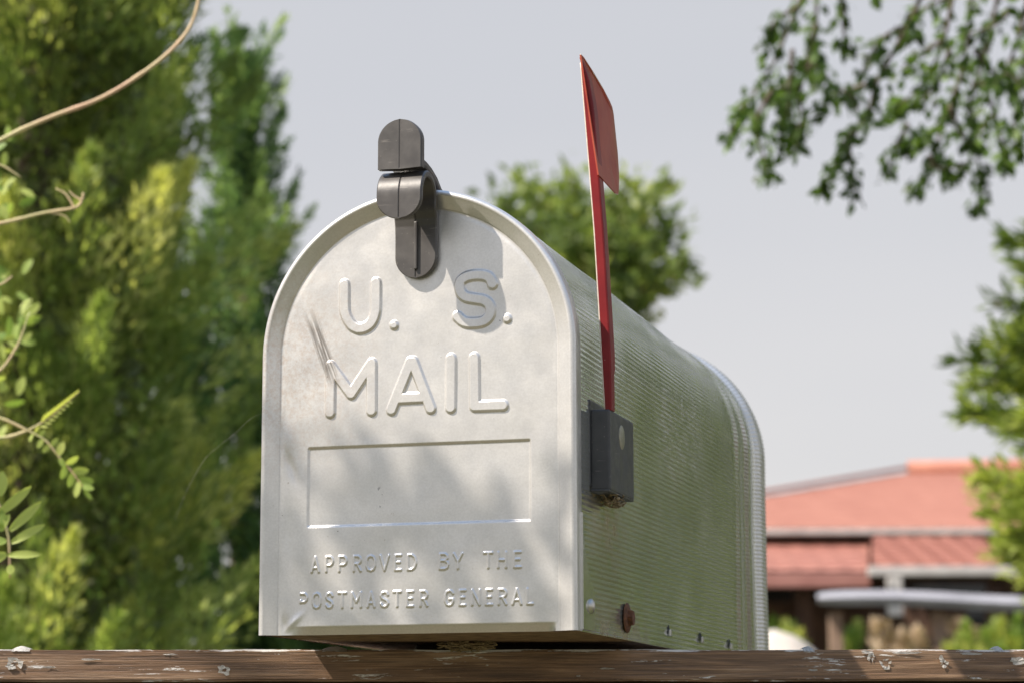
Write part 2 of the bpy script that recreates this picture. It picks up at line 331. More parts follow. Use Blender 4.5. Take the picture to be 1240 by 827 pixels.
def seg_dist(X, Z, P):
    D = np.full(X.shape, 1e9)
    for (x0, z0), (x1, z1) in zip(P[:-1], P[1:]):
        vx, vz = x1-x0, z1-z0; t = np.clip(((X-x0)*vx+(Z-z0)*vz)/(vx*vx+vz*vz+1e-9), 0, 1)
        D = np.minimum(D, np.hypot(X-x0-t*vx, Z-z0-t*vz))
    return D
def sstep(t): t = np.clip(t, 0, 1); return t*t*(3-2*t)
gs = .36; D0 = 10.5
gxs = np.arange(D0-1, WD-D0+1+gs, gs); gzs = np.arange(0, HS+RA-D0+1, gs)
X, Z = np.meshgrid(gxs, gzs)
lab = np.full(X.shape, -1); Hh = np.zeros(X.shape)
for li, (ch, st, R_, hh, w) in enumerate(LET):
    allp = np.concatenate(st); lo = allp.min(0)-R_-1; hi = allp.max(0)+R_+1
    i0, i1 = np.searchsorted(gzs, [lo[1], hi[1]]); j0, j1 = np.searchsorted(gxs, [lo[0], hi[0]])
    sx, sz = X[i0:i1, j0:j1], Z[i0:i1, j0:j1]; D = np.full(sx.shape, 1e9)
    for s in st: D = np.minimum(D, seg_dist(sx, sz, s))
    Hh[i0:i1, j0:j1] = np.maximum(Hh[i0:i1, j0:j1], hh*sstep((R_-D)/w)); lab[i0:i1, j0:j1][D < R_+.1] = li
# recessed name field, rounded corners
qx = np.abs(X-82.75)-58.2; qz = np.abs(Z-73.9)-19.9
sd_ = np.hypot(np.maximum(qx+.8, 0), np.maximum(qz+.8, 0)) + np.minimum(np.maximum(qx+.8, qz+.8), 0) - .8
Hh -= .95*sstep((-sd_+.55)/1.3)
field = sd_ < .9
# ledge along the bottom, creased corners, gentle dents and waviness of the sheet
led = sstep((4.4-Z)/1.0)*np.clip((4.4-Z)/4.4, 0, 1)*3.4*sstep((X-14)/14)*sstep((155-X)/6); Hh -= led
Hh += .10*np.sin(X*.052+1)*np.sin(Z*.043+.5) + .05*np.sin(X*.12+Z*.09) + .035*np.sin(Z*.19-X*.07+2)
def dent(cx, cz, rx, rz, a, ang=0):
    global Hh
    dx, dz = X-cx, Z-cz; c_, s_ = math.cos(ang), math.sin(ang); Hh += a*np.exp(-((dx*c_+dz*s_)/rx)**2 - ((-dx*s_+dz*c_)/rz)**2)
dent(15.5, 84, 2.2, 8, -.5, .35); dent(13, 98, 4, 7, .35); dent(18, 6.5, 5.5, 1.6, .7, .75); dent(13.5, 3, 3, 6, -.6, .3); dent(148, 90, 5, 14, .25); dent(15, 50, 3, 20, -.25); dent(120, 190, 22, 18, .15)
Hh *= sstep((np.minimum(np.minimum(X-D0, WD-D0-X), RA-D0-np.where(Z > HS, np.hypot(X-82.5, Z-HS), 0)))/2.0+.02)
Y = 1.5 - Hh
inside = (X >= D0) & (X <= WD-D0) & ((Z <= HS) | (np.hypot(X-82.5, Z-HS) <= RA-D0))
fi = inside[:-1, :-1] & inside[1:, :-1] & inside[1:, 1:] & inside[:-1, 1:]
# pull the stair-stepped border out to the true outline
used = np.zeros_like(inside); used[:-1, :-1] |= fi; used[1:, :-1] |= fi; used[1:, 1:] |= fi; used[:-1, 1:] |= fi
inner = np.zeros_like(inside); inner[1:-1, 1:-1] = fi[:-1, :-1] & fi[1:, :-1] & fi[1:, 1:] & fi[:-1, 1:]
bord = used & ~inner
bx, bz = X.copy(), Z.copy()
up_ = bord & (Z > HS); rr = np.hypot(X-82.5, Z-HS)+1e-9
bx[up_] = (82.5+(X-82.5)/rr*(RA-D0))[up_]; bz[up_] = (HS+(Z-HS)/rr*(RA-D0))[up_]
sdn = bord & (Z <= HS) & (np.minimum(X-D0, WD-D0-X) < 1.0); bx[sdn] = np.where(X < 82.5, D0, WD-D0)[sdn]
gy_, gx_ = np.gradient(Y, gs); NX, NZ = gx_, gy_; nl = np.sqrt(NX**2+NZ**2+1); NOR = np.stack([NX/nl, -1/nl, NZ/nl], -1)
ids = np.arange(X.size).reshape(X.shape); Q = np.stack([ids[:-1, :-1], ids[:-1, 1:], ids[1:, 1:], ids[1:, :-1]], -1)
cell = np.maximum(np.maximum(lab[:-1, :-1], lab[1:, :-1]), np.maximum(lab[1:, 1:], lab[:-1, 1:]))
flatV = np.stack([bx.ravel(), Y.ravel(), bz.ravel()], 1)/1000; flatN = NOR.reshape(-1, 3)
fcell = field[:-1, :-1] & field[1:, 1:]
def sub_mesh(name, mask):
    q = Q[mask]; u, inv = np.unique(q, return_inverse=True)
    me = mesh(name, flatV[u], inv.reshape(-1, 4))
    me.normals_split_custom_set_from_vertices([tuple(n) for n in flatN[u]]); return me
door = put('door', sub_mesh('door', fi & (cell < 0) & ~fcell), M_METAL, MBX)
put('name_field', sub_mesh('name_field', fi & fcell & (cell < 0)), M_METAL, door)
for li, (ch, *_r) in enumerate(LET):
    o = put('letter' if ch != '.' else 'full_stop', sub_mesh('letter', fi & (cell == li)), M_METAL, door)
put('door_rim', mesh('door_rim', V, F), M_METAL, door)
# side ears of the door with their rivets
def ear(side):
    prof_ = [(8.6, 1), (8.6, 58), (10, 50), (12, 42), (16, 34), (22.5, 27), (28, 22.5), (31.5, 18), (33, 12), (32.5, 5), (30, 1)]
    bm = bmesh.new(); x0, x1 = (165.7, 164.4) if side > 0 else (-.7, .6)
    a = [bm.verts.new((x0/1000, y/1000, z/1000)) for y, z in prof_]; b = [bm.verts.new((x1/1000, y/1000, z/1000)) for y, z in prof_]
    bm.faces.new(a); bm.faces.new(b[::-1])
    for i in range(len(a)): j = (i+1) % len(a); bm.faces.new((a[i], b[i], b[j], a[j]))
    bmesh.ops.recalc_face_normals(bm, faces=bm.faces); return bm_mesh('ear', bm)
def dome(name, c, r, h, side, mat, parent, squash=1.0):
    V_ = []; F_ = []; n = 20; k = 6
    for i in range(k+1):
        a = math.pi/2*i/k; ra, hh = r*math.cos(a), h*math.sin(a)
        for j in range(n):
            t = 2*math.pi*j/n; V_.append(((c[0]+side*hh)/1000, (c[1]+ra*math.cos(t))/1000, (c[2]+ra*math.sin(t)*squash)/1000))
    for i in range(k):
        for j in range(n): F_.append((i*n+j, i*n+(j+1) % n, (i+1)*n+(j+1) % n, (i+1)*n+j))
    return put(name, mesh(name, V_, F_), mat, parent)
for s_ in (1, -1):
    e = put('ear', ear(s_), M_SIDE, door)
    dome('rivet', (165.7 if s_ > 0 else -.7, 23, 12.8), 3.8, 2.2, s_, M_STEEL, door)
# body: ribbed arch swept from front to back
RB, PITCHR = 81.7, 2.75
per = 2*HS + math.pi*RB; ns = int(per/PITCHR)*6; L_ = 522.0
s = np.linspace(0, per, ns+1)
ang = np.clip((s-HS)/RB, 0, math.pi); left = s < HS; right = s > HS+math.pi*RB
ox = np.where(left, 82.5-RB, np.where(right, 82.5+RB, 82.5-RB*np.cos(ang))); oz = np.where(left, s, np.where(right, per-s, HS+RB*np.sin(ang)))
nx = np.where(left, -1, np.where(right, 1, -np.cos(ang))); nz_ = np.where(left | right, 0, np.sin(ang))
ph = 2*np.pi*s/PITCHR; rib = (.5+.5*np.cos(ph))**1.2*.22
ys = [(6, 0), (30, 0), (80, 0), (140, 0), (200, 0), (260, 0), (320, 0), (380, 0), (415, 0), (424, .15), (430, .9), (437, 1.1), (443, .8), (448, 0), (453, -.35), (460, -.2), (465, .6), (472, 1.1), (480, 1.1), (485, .4), (488, -.5), (491, -.4), (494, .6), (496, 2.2), (499, 3.7), (517, 3.8), (520, 3.2), (522, .6), (523.5, -1.2)]
fine_y = []
for (y0, e0), (y1, e1) in zip(ys[:-1], ys[1:]):
    m_ = max(1, int((y1-y0)/6))
    for k in range(m_): t = k/m_; fine_y.append((y0+(y1-y0)*t, e0+(e1-e0)*t))
fine_y.append(ys[-1]); V = []
for y, e in fine_y:
    w_ = .22*np.sin(y*.021+s*.03) + .14*np.sin(y*.05-s*.045+1) + .06*np.sin(y*.09+s*.11); amp = rib*(2.2 if y > 494 else 1.3 if y > 420 else .8+y/420)
    r_ = e + w_ + amp
    V.append(np.stack([(ox+nx*r_)/1000, np.full_like(s, y/1000), (oz+nz_*r_)/1000], 1))
V = np.concatenate(V); n1 = ns+1; idx = np.arange(len(fine_y)*n1).reshape(-1, n1)
body = None
def grid_mesh(name, r0, r1):
    i_ = idx[r0:r1]-idx[r0, 0]; return mesh(name, V[idx[r0, 0]:idx[r1-1, -1]+1], np.stack([i_[:-1, :-1], i_[:-1, 1:], i_[1:, 1:], i_[1:, :-1]], -1).reshape(-1, 4))
kr = next(i for i, (y, e) in enumerate(fine_y) if y >= 493.9)
body = put('body', grid_mesh('body', 0, kr+1), M_SIDE, MBX); put('rear_rim', grid_mesh('rear_rim', kr, len(fine_y)), M_METAL, body)  # rim gets the paler door metal to stand for its bright sky reflection
# back plate
o = outline(1.5); bm = bmesh.new(); bm.faces.new([bm.verts.new((x/1000, .5225, z/1000)) for x, z in o][::-1]); put('back_panel', bm_mesh('back_panel', bm), M_SIDE, body)
# board the box is screwed to, seen from below
bd = box_me('mounting_board', (.0022, .010, .0002), (.1628, .512, .014), .0008); put('mounting_board', bd, M_BOARD, MBX)
# rusty bolt with washer, and punched holes
wsh = dome('washer', (165.1, 104, 11.4), 8.2, 1.6, 1, M_RUST, MBX, .98)
bm = bmesh.new(); bmesh.ops.create_cone(bm, segments=6, radius1=.0047, radius2=.0043, depth=.0030, cap_ends=True, matrix=Matrix.Translation((.1672, .104, .0114)) @ Matrix.Rotation(math.pi/2, 4, 'Y'))
bmesh.ops.bevel(bm, geom=bm.edges[:], offset=.0004, segments=2, affect='EDGES'); put('bolt_head', bm_mesh('bolt_head', bm), M_RUST, wsh)
M_HOLE = simple('dark_hole_edge', (.01, .01, .01), (.03, .03, .03), 200, .9)
for k, yh in enumerate((208.3, 299.6, 392)):
    h_ = dome('punched_hole', (164.6, yh, 10.2), 3.0, .5, 1, M_HOLE, body, 1.0)
    h_.data.transform(Matrix.Translation((0, 0, 0)))
    t_ = box_me('burr', (.1648, (yh-1.6)/1000, .0066), (.1664, (yh+1.9)/1000, .0104), .0006); put('burr', t_, M_STEEL, h_)

# ---- plastic door latch and its catch: strips bent along a path in y-z
def strip(name, path, hw, th, mat, parent, xc=82.5, notch=.45):
    P = [np.array(p, float) for p in path]; V_ = []; F_ = []
    ring = None
    for i, p in enumerate(P):
        d = P[min(i+1, len(P)-1)] - P[max(i-1, 0)]; d /= np.linalg.norm(d)+1e-9; nrm = np.array([-d[1], d[0]])   # (y,z) normal
        w = max(hw[i], .3); b = min(.7, w*.6); t = th/2; nn = notch if w > 3 else 0
        sec = [(-w, -t+b), (-w+b, -t), (-.5, -t), (0, -t+nn), (.5, -t), (w-b, -t), (w, -t+b), (w, t-b), (w-b, t), (.5, t), (0, t-nn), (-.5, t), (-w+b, t), (-w, t-b)]
        if w < 1.5: sec = [(a*1.0 if abs(a) > .51 else a*w/2, c_) for a, c_ in sec]
        for a, c_ in sec: V_.append(((xc+a)/1000, (p[0]+nrm[0]*c_)/1000, (p[1]+nrm[1]*c_)/1000))
    n = 14
    for i in range(len(P)-1):
        for k in range(n): F_.append((i*n+k, i*n+(k+1) % n, (i+1)*n+(k+1) % n, (i+1)*n+k))
    F_.append(tuple(range(n))[::-1]); F_.append(tuple((len(P)-1)*n+k for k in range(n)))
    me = mesh(name, V_, F_, True)
    bm = bmesh.new(); bm.from_mesh(me); bmesh.ops.recalc_face_normals(bm, faces=bm.faces); bm.to_mesh(me); bm.free()
    try: me.set_sharp_from_angle(angle=math.radians(28))
    except Exception: pass
    return put(name, me, mat, parent)
def resample(pts, step):
    P = [np.array(p, float) for p in pts]; out = [P[0]]
    for a, b in zip(P[:-1], P[1:]):
        m_ = max(1, int(np.linalg.norm(b-a)/step))
        for k in range(1, m_+1): out.append(a+(b-a)*k/m_)
    return out
arc = [(-16+12.2*math.cos(a), 214.6+12.2*math.sin(a)) for a in np.linspace(0, math.pi, 28)]
pth = resample([(-.9, 177.3), (-.9, 204), (-1.6, 208), (-3.2, 211.5), (-3.8, 214)] + arc + [(-28.2, 202.2)], .7)
cum = np.concatenate([[0], np.cumsum([np.linalg.norm(b-a) for a, b in zip(pth[:-1], pth[1:])])]); tot = cum[-1]
def roundw(c, tot, r0, w0, r1, w1):
    w = w0 + (w1-w0)*np.clip((c-20)/30, 0, 1)
    if c < r0: w = min(w, w0*math.sqrt(max(0, 1-((r0-c)/r0)**2)))
    if tot-c < r1: w = min(w, w1*math.sqrt(max(0, 1-((r1-(tot-c))/r1)**2)))
    return w
latch = strip('door_latch', pth, [roundw(c, tot, 11, 11, 10.5, 11.8) for c in cum], 3.3, M_LATCH, MBX)
fin = box_me('latch_rib', (.0820, -.0042, .1815), (.0836, -.0020, .2060), .0005); put('latch_rib', fin, M_LATCH, latch)
cp = resample([(16, 222.9), (10, 224.6), (3, 228.6), (-6, 231.3), (-14, 232.5), (-20, 232.8), (-24.5, 233.5)], .8)
arm_ = strip('catch_arm', cp, [9.5]*len(cp), 3.6, M_LATCH, None); arm_.parent = MBX
tp = resample([(-26.4, 227.4), (-26.4, 253.0)], .5); tc_ = np.linspace(0, 25.6, len(tp))
tab = strip('catch_tab', tp, [roundw(c, 25.6, .01, 11.6, 11.2, 11.6) for c in tc_], 4.8, M_LATCH, arm_, notch=.3)

# ---- red flag and its black pivot box
flagz = [111, 130, 151, 181, 202, 245, 293]; flagx = [172.0, 171.3, 170.6, 169.5, 168.7, 166.2, 163.3]
fx = lambda z: float(np.interp(z, flagz, flagx)); fy = lambda z: 30.5 - 11*(z-114)/180
pbend = lambda z: float(np.interp(z, [266, 280, 293], [0, 1.2, 4.6]))
V_ = []; F_ = []; zz = np.linspace(111, 292, 60); t_ = .9; lipw = 5.4
for z in zz:                                        # L-section: flange towards the viewer, web going back
    x0, y0 = fx(z), fy(z); top = min(1, (293.5-z)/4)
    y0 += (1-math.sqrt(max(0, 1-(1-top)**2)))*3 if top < 1 else 0
    lipw = float(np.interp(z, [111, 118, 140], [3.2, 3.6, 4.5])); wb = 8 if z > 130 else 6
    lipw -= pbend(z)
    for a, b in ((0, 0), (.5, -.45), (lipw-.6, -.45), (lipw+.1, -.1), (lipw+.35, .6), (lipw+.35, wb), (lipw-.45, wb), (lipw-.45, .9), (lipw-1, .55), (0, .5)):
        V_.append(((x0+a)/1000, (y0+b)/1000, z/1000))
n = 10
for i in range(len(zz)-1):
    for k in range(n): F_.append((i*n+k, i*n+(k+1) % n, (i+1)*n+(k+1) % n, (i+1)*n+k))
F_.append(tuple(range(n))[::-1]); F_.append(tuple((len(zz)-1)*n+k for k in range(n)))
flag = put('flag', mesh('flag', V_, F_, False), M_RED, MBX)
lipw = 4.5; ol = [(19.6, 229.5), (30, 229.2), (57, 228.2), (62.2, 229.0), (64.6, 232), (67.2, 240), (68, 252), (64.5, 273), (62.5, 276.2), (58, 278.2), (46, 282.5), (34, 287), (22, 292.4), (18.2, 292.8)]
bm = bmesh.new(); A_, B_ = [], []
for y, z in ol:
    A_.append(bm.verts.new(((fx(z)+lipw+.9-pbend(z)*max(0, 1-(y-19)/45))/1000, y/1000, z/1000))); B_.append(bm.verts.new(((fx(z)+lipw+.1-pbend(z)*max(0, 1-(y-19)/45))/1000, y/1000, z/1000)))
bm.faces.new(A_); bm.faces.new(B_[::-1])
for i in range(len(A_)): j = (i+1) % len(A_); bm.faces.new((A_[i], B_[i], B_[j], A_[j]))
bmesh.ops.recalc_face_normals(bm, faces=bm.faces); put('flag_panel', bm_mesh('flag_panel', bm), M_PANEL, flag)
V_ = []; F_ = []                                     # sunlight on the sheet edge put into pale colour, carried round the panel too
M_EDGE = simple('pale_lit_edge', (.62, .5, .42), (.8, .7, .6), 300, .5)
mb = MB(); mb.tube([((fx(z)-.1+0)/1000, (fy(z)+.1)/1000, z/1000) for z in zz[:-1]], .00042, 6); put('lit_edge', mb.me('lit_edge'), M_EDGE, flag)
mb = MB(); mb.tube([((fx(z)+lipw+.6-pbend(z)*max(0, 1-(y-19)/45))/1000, y/1000, z/1000) for y, z in ol[2:]], .00035, 5); put('panel_edge', mb.me('panel_edge'), M_EDGE, flag)
bx_ = put('flag_box', box_me('flag_box', (.1640, .0290, .0705), (.1749, .0815, .1115), .0014, 3, False), M_BOX, MBX)
put('box_flange', box_me('box_flange', (.1636, .0270, .0725), (.1652, .0840, .1165), .0007), M_BOX, bx_)
put('box_cap', box_me('box_cap', (.1650, .0282, .0700), (.1744, .0823, .0712), .0004), M_BOX, bx_)
dome('button', (174.7, 54.4, 100.2), 6.4, 1.0, 1, M_BUTTON, bx_); dome('button_ring', (174.72, 54.4, 100.2), 7.2, .35, 1, M_HOLE, bx_)

# ---------------------------------------------------------------- wooden rail under the box
dirb = np.array([362.6+151.3, 193.3-15.2]); dirb /= np.linalg.norm(dirb); angb = math.atan2(dirb[1], dirb[0])
rail = thing('wooden_rail', 'brown wooden rail with peeling white paint running under the silver mailbox', 'rail', (.1025, .1032, BASE), angb)
def plank(name, lo, hi, nx_, bev, wob):
    bm = bmesh.new(); bmesh.ops.create_cube(bm, size=1)
    for v in bm.verts: v.co = Vector(((lo[i]+hi[i])/2 + v.co[i]*(hi[i]-lo[i]) for i in range(3)))
    bmesh.ops.bevel(bm, geom=[e for e in bm.edges if abs(e.verts[0].co.x-e.verts[1].co.x) > .1], offset=bev, segments=2, affect='EDGES')
    for k in range(1, nx_):
        x = lo[0]+(hi[0]-lo[0])*k/nx_; bmesh.ops.bisect_plane(bm, geom=bm.verts[:]+bm.edges[:]+bm.faces[:], plane_co=(x, 0, 0), plane_no=(1, 0, 0))
    for v in bm.verts:
        x = v.co.x; v.co.z += wob*(math.sin(x*37)+.6*math.sin(x*91+1)+.4*math.sin(x*211+v.co.y*50)); v.co.y += wob*(math.sin(x*53+2)+.7*math.sin(x*140))
    return bm_mesh(name, bm)
put('plank', plank('plank', (-1.3, .0, -.0208), (1.3, .118, -.0042), 260, .0011, .00016), M_WOOD, rail)
put('under_plank', plank('under_plank', (-1.3, .012, -.075), (1.3, .100, -.0212), 60, .003, .0004), M_DARK, rail)  # plank added to carry the dark strip of shade below the rail
put('spacer', box_me('spacer', (-.05, .035, -.0040), (.06, .11, .0001), .0004), M_DARK, rail)
for sx in (-1.2, 1.2): put('post', box_me('post', (sx-.045, .010, -BASE), (sx+.045, .100, -.0755), .004), M_DARK, rail)
def pixel_on_rail(px, py):                           # local x,z on the rail's front face
    v0 = at(px, py, 1.0) - CAM; o_ = np.array([.1025, .1032, BASE]); nn = np.array([-dirb[1], dirb[0], 0]); t = ((o_-CAM)@nn)/(v0@nn); h_ = CAM+v0*t-o_
    return h_[0]*dirb[0]+h_[1]*dirb[1], h_[2]
def flake(x, z, rx, rz, hole, lift=.0006):
    n = 14; bm = bmesh.new(); a_ = []; b_ = []
    for k in range(n):
        t = 2*math.pi*k/n; j = random.uniform(.65, 1.2); j2 = hole*random.uniform(.6, 1.2)
        a_.append(bm.verts.new((x+rx*j*math.cos(t), -lift*random.uniform(.6, 1.4), z+rz*j*math.sin(t)))); b_.append(bm.verts.new((x+rx*j2*math.cos(t), -lift*random.uniform(.3, 1), z+rz*j2*math.sin(t))))
    for k in range(n):
        if random.random() < .88 or hole < .1: j = (k+1) % n; bm.faces.new((a_[k], a_[j], b_[j], b_[k]))
    if hole < .1: bm.faces.new(b_)
    r = bmesh.ops.solidify(bm, geom=bm.faces[:], thickness=.0003); return bm_mesh('paint_flake', bm)
for px, py, rx, rz, ho in ((18, 803, 12, 8, .45), (12, 806, 5, 4, .05), (272, 811, 8, 6, .4), (268, 808, 5, 3, .05), (1072, 803, 8, 8, .5), (1055, 795, 5, 7, .4), (1050, 789, 8, 2.5, .05), (1143, 803, 6, 5, .4), (1140, 797, 3, 5, .05), (1232, 800, 10, 5, .05), (700, 818, 3, 1, .05), (735, 809, 9, 1, .05), (985, 811, 6, 1.5, .05), (60, 807, 9, 1.5, .05), (110, 798, 12, 1.2, .05), (205, 792, 9, 1, .05), (590, 805, 2, 1, .05), (1175, 791, 15, 1.6, .05), (1100, 790, 20, 1.4, .05)):
    x, z = pixel_on_rail(px, py); put('paint_flake', flake(x, z, rx/2340, rz/2340, ho), M_FLAKE, rail)
# lifted curls of paint on the top edge
for px, w in ((25, 22), (405, 30), (560, 12), (980, 14), (1210, 12)):
    x, z = pixel_on_rail(px, 786); bm = bmesh.new(); prev = None
    for k in range(9):
        t = k/8; xx = x+(t-.5)*w/2340; a_ = bm.verts.new((xx, -.0003, -.0052+random.uniform(-.0003, .0003))); b_ = bm.verts.new((xx, .003, -.0040+.0016*math.sin(math.pi*t)+random.uniform(0, .0003))); c_ = bm.verts.new((xx, .012+random.uniform(-.003, .003), -.0035+.0012*math.sin(math.pi*t)))
        if prev: bm.faces.new((prev[0], a_, b_, prev[1])); bm.faces.new((prev[1], b_, c_, prev[2]))
        prev = (a_, b_, c_)
    bmesh.ops.solidify(bm, geom=bm.faces[:], thickness=.00035); put('paint_curl', bm_mesh('paint_curl', bm), M_FLAKE, rail)
# dusty cobwebs
def cobweb(c, rad, n, seed, stretch=(1, 1, 1), r0=.00022):
    random.seed(seed); mb = MB()
    for k in range(n):
        p = Vector([random.gauss(0, .35) for _ in range(3)]); P = [p.copy()]
        for j in range(7): p = p + Vector([random.gauss(0, .3) for _ in range(3)]); p *= min(1, 1.1/max(p.length, .01)); P.append(p.copy())
        P = smooth_path(P, 3); mb.tube([Vector(c)+Vector((q[0]*stretch[0], q[1]*stretch[1], q[2]*stretch[2]))*rad for q in P], r0*random.uniform(.5, 1.5), 4)
    for k in range(n//2):
        p = Vector([random.gauss(0, .45) for _ in range(3)]); q = Vector(c)+Vector((p[0]*stretch[0], p[1]*stretch[1], p[2]*stretch[2]))*rad
        s_ = random.uniform(.0005, .0013); mb.tube([q-Vector((s_, 0, 0)), q, q+Vector((s_*.7, 0, s_*.4))], [s_*.3, s_*.7, s_*.2], 5)
    return mb.me('cobweb')
put('cobweb', cobweb((.170, .054, BASE+.0685), .008, 34, 3, (.7, 1.7, .45)), M_WEB, None, 'brown cobweb fluff clinging under the black flag box', 'cobweb')
put('cobweb', cobweb((.080, .094, BASE-.0020), .008, 44, 5, (1.9, .8, .42)), M_WEB, None, 'dusty cobweb tangle between the mailbox underside and the rail', 'cobweb')
random.seed(11)
th_ = [at(x, y, v) for x, y, v in ((212, 628, 1.33), (228, 590, 1.32), (247, 557, 1.30), (262, 542, 1.28), (285, 524, 1.26), (303, 507, 1.23), (323, 498, 1.2))]
mb = MB(); mb.tube(smooth_path(th_, 5), .00002, 4); put('spider_thread', mb.me('spider_thread'), simple('silk', (.6, .6, .55), (.8, .8, .75), 50, .4), None, 'single fine spider thread stretching left from the mailbox door', 'thread')

# ---------------------------------------------------------------- foliage
def unit(a): return a/(np.linalg.norm(a, axis=-1, keepdims=True)+1e-9)
def leaf_mesh(name, P, D, N, L, Wd, tint, fold=False):
    D = unit(D); Sd = unit(np.cross(D, N)); L = L[:, None]; Wd = Wd[:, None]; n = len(P)
    v0 = P; v1 = P+D*L*.45+Sd*Wd/2; v2 = P+D*L; v3 = P+D*L*.45-Sd*Wd/2
    V = np.stack([v0, v1, v2, v3], 1).reshape(-1, 3); F = np.arange(4*n).reshape(n, 4)
    me = bpy.data.meshes.new(name); me.vertices.add(4*n); me.vertices.foreach_set('co', V.astype(np.float32).ravel())
    me.loops.add(4*n); me.loops.foreach_set('vertex_index', F.astype(np.int32).ravel()); me.polygons.add(n); me.polygons.foreach_set('loop_start', np.arange(0, 4*n, 4, dtype=np.int32))
    me.update(calc_edges=True)
    at_ = me.attributes.new('tint', 'FLOAT', 'POINT'); at_.data.foreach_set('value', np.repeat(np.clip(tint, 0, 1), 4).astype(np.float32)); return me
def plumes(B, A, Lp, Rp, n, leafL, leafW, base_t, spread=.8):
    """leaf quads round many short plume axes. B base, A axis (unit), Lp length, Rp radius, n leaves each"""
    m = len(B); A = unit(A); k = np.repeat(np.arange(m), n); t = rng.random(m*n)**.8
    a = A[k]; rnd = rng.normal(size=(m*n, 3)); rad = unit(rnd - (rnd*a).sum(1, keepdims=True)*a)
    prof_ = np.sin(np.pi*np.clip(t*.85+.15, 0, 1))**.7*(1-.55*t)
    r = Rp[k]*prof_*rng.random(m*n)**.5
    P = B[k]+a*(Lp[k]*t)[:, None]+rad*r[:, None]
    D = a+rad*spread*rng.random((m*n, 1))+rng.normal(size=(m*n, 3))*.22
    N = rad*1.1+rng.normal(size=(m*n, 3))*.45; sc = rng.uniform(.6, 1.3, m*n)
    wv = .03*np.sin(P[:, 2]*7.3+P[:, 0]*9)*np.sin(P[:, 0]*6.1-P[:, 2]*3.7+P[:, 1]*5)
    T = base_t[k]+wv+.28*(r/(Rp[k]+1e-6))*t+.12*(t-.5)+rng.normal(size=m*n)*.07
    return P, D, N, leafL*sc, leafW*sc, T
def conifer(root, H, Rf, zlo, nb_, n, Lp, Rp, leafL, leafW, mat, out_up=(.5, .85), tones=(.15, .75), name='crown', inner=6000, low_fill=0):
    z = zlo+(H-zlo)*rng.random(nb_)**.9; az = rng.random(nb_)*2*np.pi; R = np.array([Rf(q/H) for q in z])*rng.uniform(.62, 1.12, nb_)
    fr = rng.uniform(.45, .95, nb_)**.8
    o = np.stack([np.cos(az), np.sin(az), np.zeros(nb_)], 1); B = o*(R*fr)[:, None]; B[:, 2] = z-Lp*.5
    ax = o*out_up[0]+np.array([0, 0, out_up[1]])+rng.normal(size=(nb_, 3))*.15
    lp = Lp*rng.uniform(.6, 1.3, nb_); rp = Rp*rng.uniform(.6, 1.25, nb_)
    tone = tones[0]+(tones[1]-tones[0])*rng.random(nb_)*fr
    P, D, N, L, Wl, T = plumes(B, ax, lp, rp, n, leafL, leafW, tone)
    if inner:
        zi = zlo+(H-zlo)*rng.random(inner); ai = rng.random(inner)*2*np.pi; ri = np.array([Rf(q/H) for q in zi])*rng.random(inner)**.5*.75
        Pi = np.stack([ri*np.cos(ai), ri*np.sin(ai), zi], 1); Di = rng.normal(size=(inner, 3)); ti = np.where(rng.random(inner) < .12, -.0, .02)+rng.random(inner)*.15  # low tint puts the crown's inner shade into the colour, with dead brown bits
        P = np.concatenate([P, Pi]); D = np.concatenate([D, Di]); N = np.concatenate([N, rng.normal(size=(inner, 3))]); L = np.concatenate([L, np.full(inner, leafL*1.7)]); Wl = np.concatenate([Wl, np.full(inner, leafW*2.6)]); T = np.concatenate([T, ti])
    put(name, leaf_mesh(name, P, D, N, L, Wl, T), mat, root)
    mb = MB(); mb.tube([(0, 0, -.02), (0, 0, H*.3), (.02, .01, H*.7), (0, 0, H*.97)], [.03*H*.5, .03*H*.4, .02*H*.4, .004], 8); put('trunk', mb.me('trunk'), M_BARK, root)
M_THUJA = leaf_mat('golden_green_thuja', (.085, .095, .04), (.235, .32, .10), (.64, .65, .27), .5)
M_CYP = leaf_mat('blue_green_cypress', (.045, .085, .045), (.17, .28, .13), (.42, .52, .22), .48)
M_SPRUCE = leaf_mat('yellow_green_conifer', (.04, .075, .018), (.19, .27, .06), (.48, .54, .14), .42)
M_TREE = leaf_mat('soft_green_leaf', (.06, .10, .03), (.21, .28, .085), (.44, .48, .16), .45)
M_HANG = leaf_mat('dark_hanging_leaf', (.03, .055, .018), (.11, .19, .045), (.28, .42, .09), .5)
M_LOC = leaf_mat('fresh_locust_leaf', (.08, .15, .035), (.26, .38, .09), (.55, .60, .18), .4)
M_BUSH = leaf_mat('bright_garden_leaf', (.05, .09, .02), (.20, .30, .06), (.48, .50, .15), .35)
def gp(px, v):                                       # ground point under a pixel column
    p = at(px, 800, v); return (p[0], p[1], 0)
def cone(R0, k=1.0, top=.03): return lambda f: top+R0*(max(0, 1-f)**k)
t1 = thing('thuja_tree', 'broad golden-green thuja filling the left edge of the photo', 'tree', gp(10, 5.0))
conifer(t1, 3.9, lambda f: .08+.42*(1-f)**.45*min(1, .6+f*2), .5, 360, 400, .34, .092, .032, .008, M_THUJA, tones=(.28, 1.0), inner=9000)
t2 = thing('thuja_tree', 'darker green thuja just left of the mailbox, behind the broad golden one', 'tree', gp(88, 5.9))
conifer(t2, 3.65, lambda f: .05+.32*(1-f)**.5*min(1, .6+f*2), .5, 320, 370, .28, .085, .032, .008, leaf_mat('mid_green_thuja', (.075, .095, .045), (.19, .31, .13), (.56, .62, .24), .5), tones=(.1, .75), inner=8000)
t3 = thing('cypress_tree', 'slender blue-green cypress with a pointed top beside the mailbox', 'tree', gp(283, 6.6))
